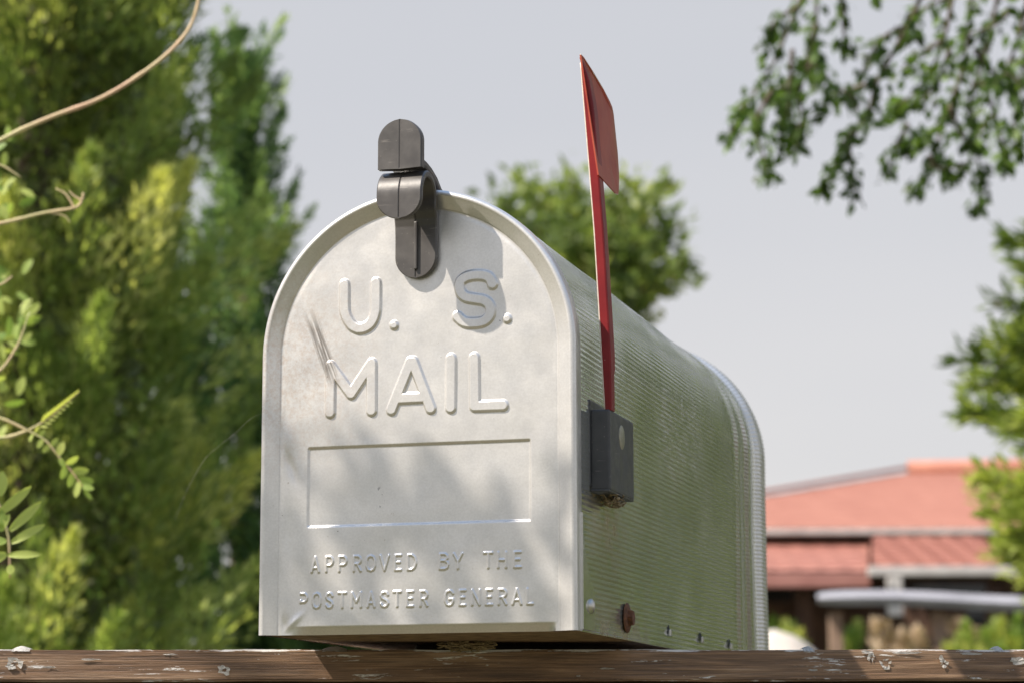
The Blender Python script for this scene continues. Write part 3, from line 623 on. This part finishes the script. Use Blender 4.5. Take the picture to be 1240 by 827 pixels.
conifer(t3, 3.1, lambda f: min(.40, max(.006, .92*(1-f)-.04)), .4, 560, 110, .19, .040, .028, .007, M_CYP, out_up=(.45, .9), tones=(.1, .95), inner=3500)
t4 = thing('thuja_tree', 'low dark thuja whose side shows between cypress and mailbox', 'tree', gp(385, 6.2))
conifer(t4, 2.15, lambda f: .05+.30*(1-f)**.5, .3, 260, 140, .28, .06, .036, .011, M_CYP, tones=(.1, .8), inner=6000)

# round-topped deciduous tree far behind the mailbox
def shoots_tree(root, shoots, mat, leafL, leafW, per_m, spread, tone=(.2, .9), trunk=None, name='crown', droop=0, align=.6, wild=.6, sep=0):
    PP, DD, TT = [], [], []; mb = MB()
    for si, (P, r0, tn) in enumerate(shoots):
        if si < sep:                                  # a branch of its own with its own leaves
            shoots_tree(root, [(P, r0, tn)], mat, leafL, leafW, per_m, spread, tone, None, 'leaves', droop, align, wild, -1); continue
        P = smooth_path(P, 6); mb.tube(P, list(np.linspace(r0, r0*.25, len(P))), 5)
        P = np.array(P); seg = np.linalg.norm(np.diff(P, axis=0), axis=1); Ln = seg.sum(); n = int(Ln*per_m)
        t = rng.random(n)**.75*(len(P)-1.001); i = t.astype(int); fr = (t-i)[:, None]; q = P[i]*(1-fr)+P[i+1]*fr; d = unit(P[i+1]-P[i])
        PP.append(q+rng.normal(size=(n, 3))*spread); DD.append(d*align+rng.normal(size=(n, 3))*wild+np.array([0, 0, -droop])); TT.append(tone[0]+(tone[1]-tone[0])*np.clip(tn+rng.normal(size=n)*.16, 0, 1))
    P = np.concatenate(PP); n = len(P); sc = rng.uniform(.7, 1.3, n)
    lm = leaf_mesh(name, P, np.concatenate(DD), rng.normal(size=(n, 3)), leafL*sc, leafW*sc, np.concatenate(TT))
    if sep < 0: put(name, lm, mat, put('branch', mb.me('branch'), M_BARK, root)); return
    put(name, lm, mat, root); put('branches', mb.me('branches'), M_BARK, root)
def local(root, P): o_ = np.array(root.location); return [np.array(p)-o_ for p in P]
VT = 20.0; TSC = lambda x: 716+(x-720)*.92; ft = thing('deciduous_tree', 'soft green round tree far behind, seen above the mailbox roof', 'tree', gp(735, VT))
tips = [(620, 215), (638, 225), (665, 225), (690, 205), (700, 240), (742, 235), (770, 215), (775, 250), (800, 235), (822, 215), (818, 255), (838, 270), (845, 312), (832, 335), (800, 375), (780, 385), (612, 250), (655, 262), (720, 260), (790, 300), (760, 290), (740, 330), (700, 300), (680, 290), (640, 300), (600, 290), (770, 350), (720, 380), (640, 380), (850, 318), (600, 240), (745, 265)]
sh = []
for k in range(100):
    if k < len(tips): tx, ty = tips[k]; dv = random.uniform(-.5, .5)
    else:
        a = random.uniform(0, 2*math.pi); rr_ = random.random()**.5; tx = 715+82*rr_*math.cos(a); ty = 335-78*rr_*math.sin(a); dv = random.uniform(-1.2, 1.2)
        if tx > 790 and ty > 320: continue
    tx = TSC(tx); tip = at(tx, ty, VT+dv); sx_ = tx+(728-tx)*.55; mid = at(sx_, ty+(380-ty)*.42+12, VT+dv*.6); bs = at(728+(tx-728)*.15, 425, VT+dv*.2)
    sh.append((local(ft, [bs, mid, tip]), .03, random.uniform(.1, .9)))
shoots_tree(ft, sh, M_TREE, .12, .065, 110, .065, (.05, .9))
mb = MB(); b0 = local(ft, [at(728, 425, VT)])[0]; mb.tube([(0, 0, -.1), (.05, 0, 1.5), b0*.8, b0], [.2, .16, .12, .07], 8); put('trunk', mb.me('trunk'), M_BARK, ft)

# hanging branches, upper right; the tree stands out of the frame to the right
VH = 4.0; ht = thing('drooping_tree', 'leafy branches hanging in from the top right corner against the sky', 'tree', gp(2050, VH))
st_ = [[(990, -40), (965, 10), (935, 80), (905, 125), (878, 172)], [(990, -40), (988, 40), (985, 80), (992, 100)], [(965, 10), (938, 28), (925, 60)], [(988, 30), (975, 75), (952, 105), (935, 125)],
       [(960, 60), (955, 110), (945, 150), (948, 175)], [(985, 70), (968, 110), (972, 150), (960, 190)], [(935, 110), (915, 150), (925, 190), (935, 215)], [(1020, -30), (1022, 40), (1030, 60)], [(1060, -40), (1058, 5)],
       [(1130, -40), (1100, 30), (1062, 100), (1050, 140), (1020, 175), (1005, 215), (996, 228)], [(1052, 130), (1030, 180), (1035, 240)], [(1100, 30), (1065, 50), (1040, 95)], [(1060, 100), (1025, 110), (1010, 115), (985, 145)],
       [(1160, -40), (1145, 40), (1125, 90), (1100, 120), (1085, 130)], [(1140, 50), (1110, 70), (1090, 85)], [(1180, -40), (1170, 60), (1150, 130), (1115, 170), (1090, 175)], [(1160, 100), (1140, 160), (1125, 200), (1105, 235)], [(1125, 190), (1140, 205), (1175, 195)],
       [(1215, -40), (1195, 60), (1175, 120), (1178, 170), (1188, 215), (1182, 255)], [(1190, 100), (1205, 140), (1215, 180), (1218, 205)], [(1250, -30), (1235, 40), (1215, 90), (1195, 110)], [(1255, 20), (1240, 80), (1228, 150), (1238, 200)], [(1100, 150), (1080, 190), (1075, 215)], [(1165, -10), (1120, 10), (1105, 25)], [(1150, 130), (1165, 165), (1180, 180)], [(1225, 10), (1205, 30), (1165, 45)], [(1180, 60), (1210, 95), (1240, 100)], [(1150, 60), (1135, 100), (1110, 130)]]
sh = []; n_in = 0
for S_ in st_:
    v0 = VH+random.uniform(-.35, .35); P = [at(x, y, v0+j*.03) for j, (x, y) in enumerate(S_)]; sh.append((local(ht, P), .0045, random.uniform(.05, .7)))
    for rep in range(1):                              # side twigs
        if len(S_) > 3:
            j = random.randint(1, len(S_)-2); x, y = S_[j]; dx = random.uniform(-40, 40); sh.append((local(ht, [at(x, y, v0), at(x+dx*.5, y+8, v0), at(x+dx, y+random.uniform(18, 45), v0)]), .003, random.uniform(.05, .6)))
n_in = len(sh)
for k in range(70):                                   # the rest of the crown outside the frame
    x = random.uniform(1290, 2700); y = random.uniform(-700, -90); v0 = VH+random.uniform(-.9, 1.1); sh.append(([np.array([0, 0, 2.6+random.uniform(-.1, .7)])]+local(ht, [at(x, y, v0), at(x-20, y+90, v0), at(x-60, y+190, v0)]), .007, random.random()))
shoots_tree(ht, sh, M_HANG, .023, .014, 330, .008, (.05, .85), droop=.5, sep=n_in)
mb = MB(); tk = np.array([0, 0, 2.6])
mb.tube([(0, 0, -.1), (.03, 0, 1.3), tk, (0, 0, 3.4)], [.12, .1, .085, .05], 9)
for S_ in (st_[0], st_[9], st_[15], st_[18], st_[20]):
    e = local(ht, [at(S_[0][0], S_[0][1], VH)])[0]; mb.tube(smooth_path([tk, tk*.5+e*.5+np.array([0, 0, .35]), e], 5), list(np.linspace(.035, .006, 11)), 6)
put('trunk', mb.me('trunk'), M_BARK, ht)

# conifer on the right, its tips reaching into the frame
VC = 6.2; ct = thing('conifer_tree', 'yellow-green conifer whose bough tips reach in at the right edge', 'tree', gp(1560, VC)); o_ = np.array(ct.location)
sh = []
def bough(px, py, v, tone, L=.9, up=.0):
    tip = at(px+16, py, v)-o_; trunk_pt = np.array([0, 0, tip[2]+.05-up]); d = tip-trunk_pt; a = trunk_pt+d*.25
    sh.append(([trunk_pt, a+np.array([0, 0, -.02]), trunk_pt+d*.65+np.array([0, 0, -.04]), tip], .012, tone))
    for k in range(13):
        f = random.uniform(.3, .95); q = trunk_pt+d*f; dd = unit(d+np.array([random.gauss(0, .35), random.gauss(0, .35), random.gauss(0, .12)])*np.linalg.norm(d)); l = random.uniform(.08, .2)*(1.25-f)
        sh.append(([q, q+dd*l*.5, q+dd*l+np.array([0, 0, .02])], .004, tone+random.uniform(-.15, .2)))
for x, y, tn in ((1200, 292, .3), (1215, 322, .35), (1188, 368, .2), (1222, 388, .5), (1190, 420, .6), (1140, 436, .15), (1185, 455, .5), (1158, 468, .7), (1205, 470, .8), (1150, 502, .6), (1185, 505, .4), (1205, 520, .6), (1225, 537, .5), (1215, 405, .7), (1230, 345, .6), (1238, 300, .5), (1230, 450, .9), (1225, 500, .8),
                (1170, 582, .95), (1185, 600, .8), (1178, 622, .7), (1195, 645, .9), (1192, 672, .8), (1212, 700, 1.0), (1205, 585, .9), (1220, 620, .6), (1225, 660, .8), (1230, 690, .9), (1235, 590, .8), (1238, 720, .9)):
    bough(x, y, VC+random.uniform(-.25, .25), tn)
for k in range(260):
    z = random.uniform(.5, 4.6); az = random.uniform(0, 2*math.pi); R_ = .95*(1-z/5.2)**.7
    if math.cos(az-math.pi-YAW) > .72 and z > 1.2: R_ *= .62
    tip = np.array([R_*math.cos(az), R_*math.sin(az), z]); sh.append(([np.array([0, 0, z]), tip*np.array([.5, .5, 1])+np.array([0, 0, -.03]), tip], .01, random.random()))
shoots_tree(ct, sh, M_SPRUCE, .05, .011, 330, .010, (.05, .95), align=1.0, wild=.4)
mb = MB(); mb.tube([(0, 0, -.1), (0, 0, 2.4), (0, 0, 5)], [.11, .07, .01], 8); put('trunk', mb.me('trunk'), M_BARK, ct)
# clipped hedge further right, mirrored in the side of the box
hd = thing('garden_hedge', 'tall green hedge standing beyond the right edge of the photo', 'hedge', gp(2300, 8.5))
m = 900; hx = rng.uniform(-1.6, 2.6, m); hy = rng.uniform(-.5, .5, m); hz = rng.uniform(.1, 3.0, m)
P, D, N, L, Wl, T = plumes(np.stack([hx, hy, hz], 1), np.stack([rng.normal(size=m)*.5, rng.normal(size=m)*.5-.3, np.ones(m)*.7], 1), np.full(m, .35), np.full(m, .13), 60, .07, .035, rng.random(m)*.6)
put('foliage', leaf_mesh('foliage', P, D, N, L, Wl, T), leaf_mat('grey_green_hedge_leaf', (.05, .07, .025), (.17, .23, .07), (.42, .48, .16)), hd)
mb = MB()
for x in np.linspace(-1.5, 2.5, 7): mb.tube([(x, 0, -.1), (x+.05, .05, 1.4), (x, 0, 2.8)], [.05, .035, .01], 6)
put('stems', mb.me('stems'), M_BARK, hd)

# locust tree at the left: bare shoots, leaf sprays in the frame, and a leafy branch above that dapples the door
VL = 1.85; lt = thing('locust_tree', 'locust tree with pinkish bare shoots and small paired leaflets at the left edge', 'tree', gp(-900, VL)); lo_ = np.array(lt.location)
nb = NB('young_shoot_bark'); X_, Y_, Z_ = nb.xyz(); nb.set(Base_Color=nb.ramp(nb.noise(9, 3), (.4, (.62, .36, .26)), (.55, (.55, .45, .24)), (.65, (.42, .46, .18))), Roughness=.5); M_SHOOT = nb.m
def lshoot(pts, r0, r1, v=VL, name='shoot'):
    P = smooth_path(local(lt, [at(p[0], p[1], v if len(p) < 3 else p[2]) for p in pts]), 6); mb = MB(); mb.tube(P, [q*(1+(.22 if j % 7 == 0 else 0)+random.uniform(-.05, .05)) for j, q in enumerate(np.linspace(r0, r1, len(P)))], 8); return put(name, mb.me(name), M_SHOOT, lt)
lshoot([(-260, 330), (-100, 225), (5, 168), (60, 143), (125, 118), (185, 80), (222, 45), (238, 12), (242, -30), (240, -120)], .0022, .0011)
lshoot([(-260, 330), (-120, 292), (0, 271), (50, 259), (90, 252), (99, 243), (101, 234)], .0019, .0008)
lshoot([(90, 252), (80, 236), (68, 229)], .0009, .0006); lshoot([(99, 243), (90, 238), (84, 232)], .0009, .0005); lshoot([(60, 258), (78, 262), (85, 270)], .0007, .0004)
lshoot([(-260, 560), (-80, 528), (0, 530), (34, 521)], .0022, .0013); lshoot([(-60, 490), (0, 506), (34, 521)], .0014, .0010)
lshoot([(34, 521), (60, 505), (96, 474)], .0009, .0004); lshoot([(34, 521), (55, 533), (70, 551), (88, 572), (104, 594)], .0008, .0004)
lshoot([(-120, 560), (-20, 590), (8, 640), (12, 700)], .0012, .0005); lshoot([(-80, 470), (-10, 455), (20, 420), (36, 378)], .0014, .0006)
lshoot([(-90, 240), (-40, 190), (0, 200), (25, 215)], .0012, .0006); lshoot([(-90, 380), (-30, 350), (0, 345), (15, 335)], .0012, .0006)
def leaflet_mesh():
    bm = bmesh.new(); n = 7; rows_ = []
    for k in range(n+1):
        t = k/n; w = .27*math.sin(math.pi*min(1, t*.93+.06))**.6; zc = .05*math.sin(math.pi*t)
        rows_.append([bm.verts.new((t, -w, zc+.04)), bm.verts.new((t, 0, zc)), bm.verts.new((t, w, zc+.04))])
    for a_, b_ in zip(rows_[:-1], rows_[1:]):
        for j in range(2): bm.faces.new((a_[j], b_[j], b_[j+1], a_[j+1]))
    me = bm_mesh('leaflet', bm, True); t_ = me.attributes.new('tint', 'FLOAT', 'POINT'); t_.data.foreach_set('value', np.full(len(me.vertices), .6, np.float32)); return me
LEAFS = []
for tv in (.35, .6, .8, 1.0):
    me = leaflet_mesh(); me.attributes['tint'].data.foreach_set('value', np.full(len(me.vertices), tv, np.float32)); me.materials.append(M_LOC); LEAFS.append(me)
def leaflet(p0, p1, wfac=1.0, tone=1, v=VL, v1=None, tilt=.4):
    a_ = at(p0[0], p0[1], v); b_ = at(p1[0], p1[1], v1 or v); d = Vector(b_-a_); L = d.length; xax = d.normalized(); fc = Vector(-CF)
    zax = (fc - xax*fc.dot(xax)).normalized(); zax = (Matrix.Rotation(tilt, 3, xax) @ zax); yax = zax.cross(xax)
    o = bpy.data.objects.new('leaflet', LEAFS[tone]); COL.objects.link(o); o.parent = lt
    Mx = Matrix((xax*L, yax*L*wfac, zax*L)).transposed().to_4x4(); Mx.translation = Vector(a_)-Vector(lo_); o.matrix_local = Mx
# big spray low at the left
for a_, b_, w, t in (((-2, 622), (38, 588), .45, 2), ((12, 642), (50, 607), .45, 2), ((14, 657), (55, 635), .45, 2), ((10, 672), (51, 671), .45, 2), ((8, 690), (18, 688), 2.2, 2), ((6, 640), (-20, 628), .9, 1), ((8, 655), (-15, 655), .9, 1), ((8, 670), (-18, 680), .9, 2), ((2, 640), (12, 622), .8, 2), ((0, 600), (3, 570), .9, 2), ((8, 635), (-10, 610), .8, 1)):
    leaflet(a_, b_, w, t, VL-.25, tilt=random.uniform(-.5, .5))
# folded young leaf pointing up right
for k in range(11):
    f = k/11; x = 50+46*f; y = 512-38*f; leaflet((x, y), (x+5-2*f, y-11+5*f), .9, 3, tilt=.9)
for k in range(8):
    f = k/8; x = 48+38*f; y = 516-34*f; leaflet((x, y), (x+10-4*f, y+1), .7, 3, tilt=-.7)
# drooping spray to the right
for a_, b_, t in (((70, 551), (77, 534), 3), ((72, 554), (80, 566), 1), ((80, 563), (74, 580), 1), ((80, 561), (95, 552), 2), ((88, 572), (83, 590), 1), ((88, 570), (108, 569), 2), ((96, 583), (92, 602), 2), ((93, 580), (114, 583), 1), ((98, 588), (114, 592), 1), ((102, 592), (112, 604), 1), ((60, 538), (52, 548), 2), ((62, 540), (70, 530), 2), ((52, 531), (45, 542), 2), ((47, 528), (55, 520), 2), ((40, 524), (36, 535), 2), ((42, 523), (48, 515), 3)):
    leaflet(a_, b_, 1.0, t, tilt=random.uniform(-.7, .7))
for k in range(120):                                   # soft leaves along the left edge, nearer the thuja
    x = random.uniform(-45, 30); y = random.choice((random.uniform(170, 265), random.uniform(320, 430), random.uniform(330, 520))); a = random.uniform(0, 2*math.pi); l = random.uniform(14, 26)
    leaflet((x, y), (x+l*math.cos(a), y+l*math.sin(a)), .9, random.choice((0, 1, 2, 2)), VL+random.uniform(.25, .7), tilt=random.uniform(-1, 1))
# the shading branch: leaflets placed up-sun of the door
blobs = [(8, 66, 8, 34), (15, 97, 6, 8), (5, 22, 9, 24), (21, 36, 6, 20), (60, 84, 6, 12), (52, 72, 6, 11), (45, 58, 7, 8), (92, 80, 6, 9), (85, 67, 6, 11), (77, 58, 7, 7), (22, 14, 12, 7), (56, 40, 7, 10), (68, 47, 9, 6), (55, 24, 7, 8), (100, 42, 9, 9), (112, 52, 7, 8), (124, 62, 5, 11), (98, 26, 9, 8), (132, 40, 8, 9), (142, 22, 11, 9), (156, 40, 6, 24), (150, 10, 10, 8), (118, 12, 12, 6), (42, 7, 12, 4), (90, 10, 8, 5), (161, 74, 4, 18)]
PP, DD = [], []; SV = np.array(SUN); TS = 1.05
for cx, cz, rx, rz in blobs:
    n = max(3, int(rx*rz*math.pi/160)); 
    for k in range(n):
        a = random.uniform(0, 2*math.pi); r = random.random()**.5*.8; x = cx+rx*r*math.cos(a); z = cz+rz*r*math.sin(a)
        PP.append(np.array([x/1000, 0, BASE+z/1000])+SV*(TS+random.uniform(-.12, .12))-lo_)
PP = np.array(PP); n = len(PP)
e1 = unit(np.cross(SV, np.array([0, 0, 1.0]))[None])[0]; e2 = np.cross(e1, SV); th = rng.random(n)*2*np.pi; TSX = 0; D = e1[None]*np.cos(th)[:, None]+e2[None]*np.sin(th)[:, None]
PP = PP-D*.011
put('foliage', leaf_mesh('foliage', PP, D, SV[None]+rng.normal(size=(n, 3))*.25, rng.uniform(.018, .027, n), rng.uniform(.010, .015, n), rng.random(n)), M_LOC, lt)
cen = PP.mean(0); mb = MB(); sp0 = np.array([0, 0, 1.7])
mb.tube([(0, 0, -.1), (.02, 0, .9), sp0, (.05, .05, 2.9)], [.06, .05, .042, .02], 9)
far = cen+np.array([-.25, -.05, .12]); mb.tube(smooth_path([sp0, sp0*.4+far*.6+np.array([0, 0, .12]), far], 6), list(np.linspace(.018, .004, 13)), 6)
e_ = local(lt, [at(-260, 330, VL)])[0]; mb.tube(smooth_path([(0, 0, 1.1), e_*.5+np.array([0, 0, .6]), e_], 6), list(np.linspace(.014, .0034, 13)), 6)
e_ = local(lt, [at(-260, 560, VL)])[0]; mb.tube(smooth_path([(0, 0, 1.0), e_*.5+np.array([0, 0, .5]), e_], 6), list(np.linspace(.012, .0024, 13)), 6)
for k in range(0, n, 5): mb.tube([far, far*.5+PP[k]*.5+np.array([0, 0, .01]), PP[k]], [.0018, .001, .0006], 4)
put('trunk', mb.me('trunk'), M_BARK, lt)

# ---------------------------------------------------------------- house and garden at the lower right
def hl(px, py, v): p = at(px, py, v)-CAM; return np.array([p@RH, v, p[2]+CAM[2]])    # house axes: right, ahead, up
house = thing('red_roofed_house', 'low brown house with wide red tiled roof, lower right', 'house', (CAM[0], CAM[1], 0), YAW)
M_TILE = simple('red_roof_tile', (.36, .15, .105), (.45, .205, .145), 3, .7, 0, .2, .01)
M_TILE2 = simple('rosy_porch_tile', (.34, .14, .105), (.42, .19, .14), 3, .7, 0, .2, .01)
M_HW = simple('dark_brown_boarding', (.05, .025, .018), (.11, .06, .04), 6, .8); M_GUT = simple('pale_gutter', (.45, .43, .42), (.6, .58, .56), 5, .5)
M_GLASS = NB('window_glass').set(Base_Color=(.03, .035, .04), Roughness=.08).m
def tiled(name, e0, e1, r0, r1, mat, parent, tile=.24, course=.34, lift=.16):
    """roof slope between eave e0-e1 and ridge r0-r1 with pantile rolls and stepped courses"""
    e0, e1, r0, r1 = map(np.array, (e0, e1, r0, r1)); Lx = np.linalg.norm(e1-e0); Ls = np.linalg.norm((r0+r1)/2-(e0+e1)/2)
    nu = int(Lx/tile)*6; nc = max(2, int(Ls/course)); nrm = unit(np.cross(e1-e0, (r0+r1)/2-(e0+e1)/2)[None])[0]
    V = []; rows_ = 0
    for c in range(nc):
        for f, h in ((0, .045), (1, .0)):
            t = (c+f)/nc; a_ = e0+(r0-e0)*t; b_ = e1+(r1-e1)*t
            for k in range(nu+1):
                u = k/nu; uu = u; p = a_+(b_-a_)*uu; roll = .035*(.5+.5*math.cos(np.dot(p-e0, (e1-e0)/Lx)/tile*2*math.pi)); V.append(p+nrm*(h*lift+roll*lift))
            rows_ += 1
    idx = np.arange(rows_*(nu+1)).reshape(rows_, nu+1); return put(name, mesh(name, V, np.stack([idx[:-1, :-1], idx[:-1, 1:], idx[1:, 1:], idx[1:, :-1]], -1).reshape(-1, 4), False), mat, parent)
eL, eR = hl(690, 640, 25), hl(1420, 640, 25); rL, rR = hl(1100, 573, 31), hl(1420, 567, 31)
roof = tiled('roof', eL, eR, rL, rR, M_TILE, house)
bL, bR = eL+np.array([-1.3, 12, 0]), eR+np.array([3, 12, 0])
tiled('roof_slope', bL, eL, rL+np.array([-.02, .1, 0]), rL+np.array([-.01, 0, 0]), M_TILE, roof); tiled('roof_slope', bR, bL, rR+np.array([0, .1, 0]), rL+np.array([0, .1, 0]), M_TILE, roof)
def obox(lo, hi, name, mat, parent, bev=.01): return put(name, box_me(name, lo, hi, bev), mat, parent)
mb = MB(); mb.tube([rL+np.array([0, 0, .06]), rR+np.array([0, 0, .06])], .11, 8); put('ridge_cap', mb.me('ridge_cap'), M_TILE, roof)
mb = MB(); mb.tube([eL+np.array([0, 0, .05]), rL+np.array([0, 0, .08])], .025, 8); put('hip_cap', mb.me('hip_cap'), M_TILE, roof)
obox((rL[0]+.0, 31.2, rL[2]-.4), (rR[0]+2, 31.6, rL[2]+.03), 'raised_ridge', M_TILE, roof)
gz = eL[2]; obox((eL[0], 24.85, gz-.075), (eR[0], 25.0, gz-.02), 'gutter', M_GUT, house)
obox((eL[0]+.5, 26.0, 0), (eR[0], 26.3, gz+.1), 'wall', M_HW, house)
obox((eL[0]+.2, 25.05, gz-.22), (eR[0], 26.0, gz-.15), 'soffit', M_HW, house)
a_, b_ = hl(690, 692, 23.2), hl(1052, 692, 23.2); c_, d_ = hl(690, 657, 25.2), hl(1052, 657, 25.2)
pr = tiled('porch_roof', a_, b_, c_, d_, M_TILE2, house, lift=.25); obox((a_[0], 23.1, a_[2]-.16), (b_[0], 23.2, a_[2]-.02), 'fascia', simple('rosy_fascia', (.34, .15, .13), (.42, .2, .17), 5), pr)
a2, b2 = hl(1056, 688, 22.6), hl(1218, 688, 22.6); c2, d2 = hl(1056, 650, 24.8), hl(1190, 650, 24.8)
pr2 = tiled('porch_roof', a2, b2, c2, d2, M_TILE2, house, .22, .25, lift=.4); obox((a2[0]-.05, 22.45, a2[2]-.075), (b2[0]+.1, 22.58, a2[2]+.01), 'gutter', M_GUT, pr2)
obox((a_[0], 24.6, a_[2]-.9), (b2[0], 24.9, a_[2]-.2), 'lintel', M_HW, house)
for px in (905, 972, 1100, 1200, 1290): p = hl(px, 700, 23.6); obox((p[0]-.07, 23.5, 0), (p[0]+.07, 23.64, a_[2]-.16), 'porch_post', M_HW, house)
p = hl(1082, 700, 22.4); obox((p[0]-.065, 22.3, p[2]-.35), (p[0]+.065, 22.42, a2[2]-.1), 'downpipe', M_GUT, house)
for px in (935, 1010, 1120, 1170):
    p = hl(px, 740, 25.9); w_ = put('window', box_me('window', (p[0]-.28, 25.9, p[2]-.5), (p[0]+.28, 25.98, p[2]+.35), .01), M_HW, house)
    put('pane', box_me('pane', (p[0]-.22, 25.88, p[2]-.44), (p[0]+.22, 25.895, p[2]+.29), .002), M_GLASS, w_)
# pale flat canopy on posts in front of the house
cnp = thing('garden_canopy', 'long pale canopy on two brown posts in front of the red-roofed house', 'canopy', (CAM[0], CAM[1], 0), YAW)
a_ = hl(990, 713, 17); b_ = hl(1330, 716, 17); zb = hl(1100, 736, 17)[2]; M_CAN = simple('pale_blue_grey_sheet', (.27, .27, .30), (.38, .38, .42), 3, .6)
bm = bmesh.new(); ring = []
for k in range(40):
    t = k/39; x = a_[0]+(b_[0]-a_[0])*t; e = min(1, (x-a_[0])/.35); hh = (a_[2]-zb)*.8*(.6+.4*math.sqrt(max(0, 1-(1-e)**2)))/2; zc = (a_[2]+zb)/2+.015*math.sin(x*3)-.01*t*3
    ring.append([bm.verts.new((x, 17.0, zc-hh)), bm.verts.new((x, 16.97, zc)), bm.verts.new((x, 17.05, zc+hh)), bm.verts.new((x*18.4/17, 18.4, CAM[2]+(zc-hh-CAM[2])*18.4/17+.03)), bm.verts.new((x*18.4/17, 18.4, CAM[2]+(zc-hh-CAM[2])*18.4/17+.002))])
for r0_, r1_ in zip(ring[:-1], ring[1:]):
    for j in range(5): bm.faces.new((r0_[j], r1_[j], r1_[(j+1) % 5], r0_[(j+1) % 5]))
bm.faces.new(ring[0]); bm.faces.new(ring[-1][::-1]); bmesh.ops.recalc_face_normals(bm, faces=bm.faces); put('canopy_sheet', bm_mesh('canopy_sheet', bm, False), M_CAN, cnp)
M_POST = simple('tan_post', (.20, .13, .09), (.32, .22, .16), 8, .8)
for px in (1012, 1137, 1300):
    for v_ in (17.15, 18.2): p = hl(px, 760, v_); put('post', box_me('post', (p[0]-.045, v_-.05, 0), (p[0]+.045, v_+.05, zb-.02), .008), M_POST, cnp)
# pale boulder just right of the mailbox
bm = bmesh.new(); bmesh.ops.create_icosphere(bm, subdivisions=4, radius=1)
from mathutils import noise as mn
for v in bm.verts: v.co = Vector((v.co.x*.34, v.co.y*.3, v.co.z*.86))*(1+.12*mn.noise(v.co*1.3)+.03*mn.noise(v.co*5))
p = at(948, 768, 9.0); put('boulder', bm_mesh('boulder', bm, True), simple('pale_stone', (.42, .38, .34), (.62, .57, .52), 9, .9, 0, .5, .01), None, 'pale rounded standing boulder just right of the mailbox', 'boulder', loc=(p[0], p[1], p[2]-.86))
# bushes
def bush(px, v, wpx, ytop, label, mat, tn, dens=1.0, leafL=.07):
    c = gp(px, v); top = at(px, ytop, v)[2]; w = wpx/FPX*v/2; r = thing('garden_bush', label, 'bush', c); m = int(150*dens)
    d_ = unit(rng.normal(size=(m, 3))); rad = rng.random(m)**.4
    B = d_*np.array([w, w*.8, top*.46])*rad[:, None]*.95; B[:, 2] += .46*top; d_[:, 2] = np.abs(d_[:, 2])
    P, D, N, L, Wl, T = plumes(B, d_*.7+np.array([0, 0, .5]), np.full(m, .2), np.full(m, .14*w+.05), 80, leafL, leafL*.5, tn[0]+(tn[1]-tn[0])*rng.random(m))
    put('foliage', leaf_mesh('foliage', P, D, N, L, Wl, T), mat, r); mb = MB()
    for k in range(6): a = k*1.05; mb.tube([(0, 0, -.05), (w*.3*math.cos(a), w*.3*math.sin(a), top*.4), (w*.6*math.cos(a), w*.6*math.sin(a), top*.8)], [.03, .02, .006], 5)
    put('stems', mb.me('stems'), M_BARK, r)
M_DRY = leaf_mat('straw_coloured_leaf', (.16, .12, .07), (.40, .30, .2), (.62, .50, .38), .2)
bush(938, 21, 70, 726, 'dark green bush under the porch at the right of the mailbox', M_BUSH, (.0, .4))
bush(955, 16, 55, 745, 'bright yellow-green bush just right of the mailbox', M_BUSH, (.5, 1))
bush(1035, 20, 70, 742, 'green and white flecked bush between the canopy posts', M_BUSH, (.2, .8))
bush(1082, 16, 60, 738, 'olive and straw-coloured bush under the pale canopy', M_DRY, (.3, 1))
bush(1165, 15, 90, 752, 'light green bush below the right part of the canopy', M_BUSH, (.45, 1))
bush(1112, 19, 60, 744, 'pale green bush between the canopy post and the dry bush', M_DRY, (.5, 1))
bush(2010, 6.5, 330, 640, 'bright yellow-green bush in front of the hedge, beyond the right edge', M_BUSH, (.6, 1), 2.0)
bush(1225, 14, 90, 740, 'light green bush in the bottom right corner', M_BUSH, (.4, .95))
bush(1165, 20.5, 80, 735, 'olive and reddish bush behind the canopy, right', M_DRY, (.0, .45))
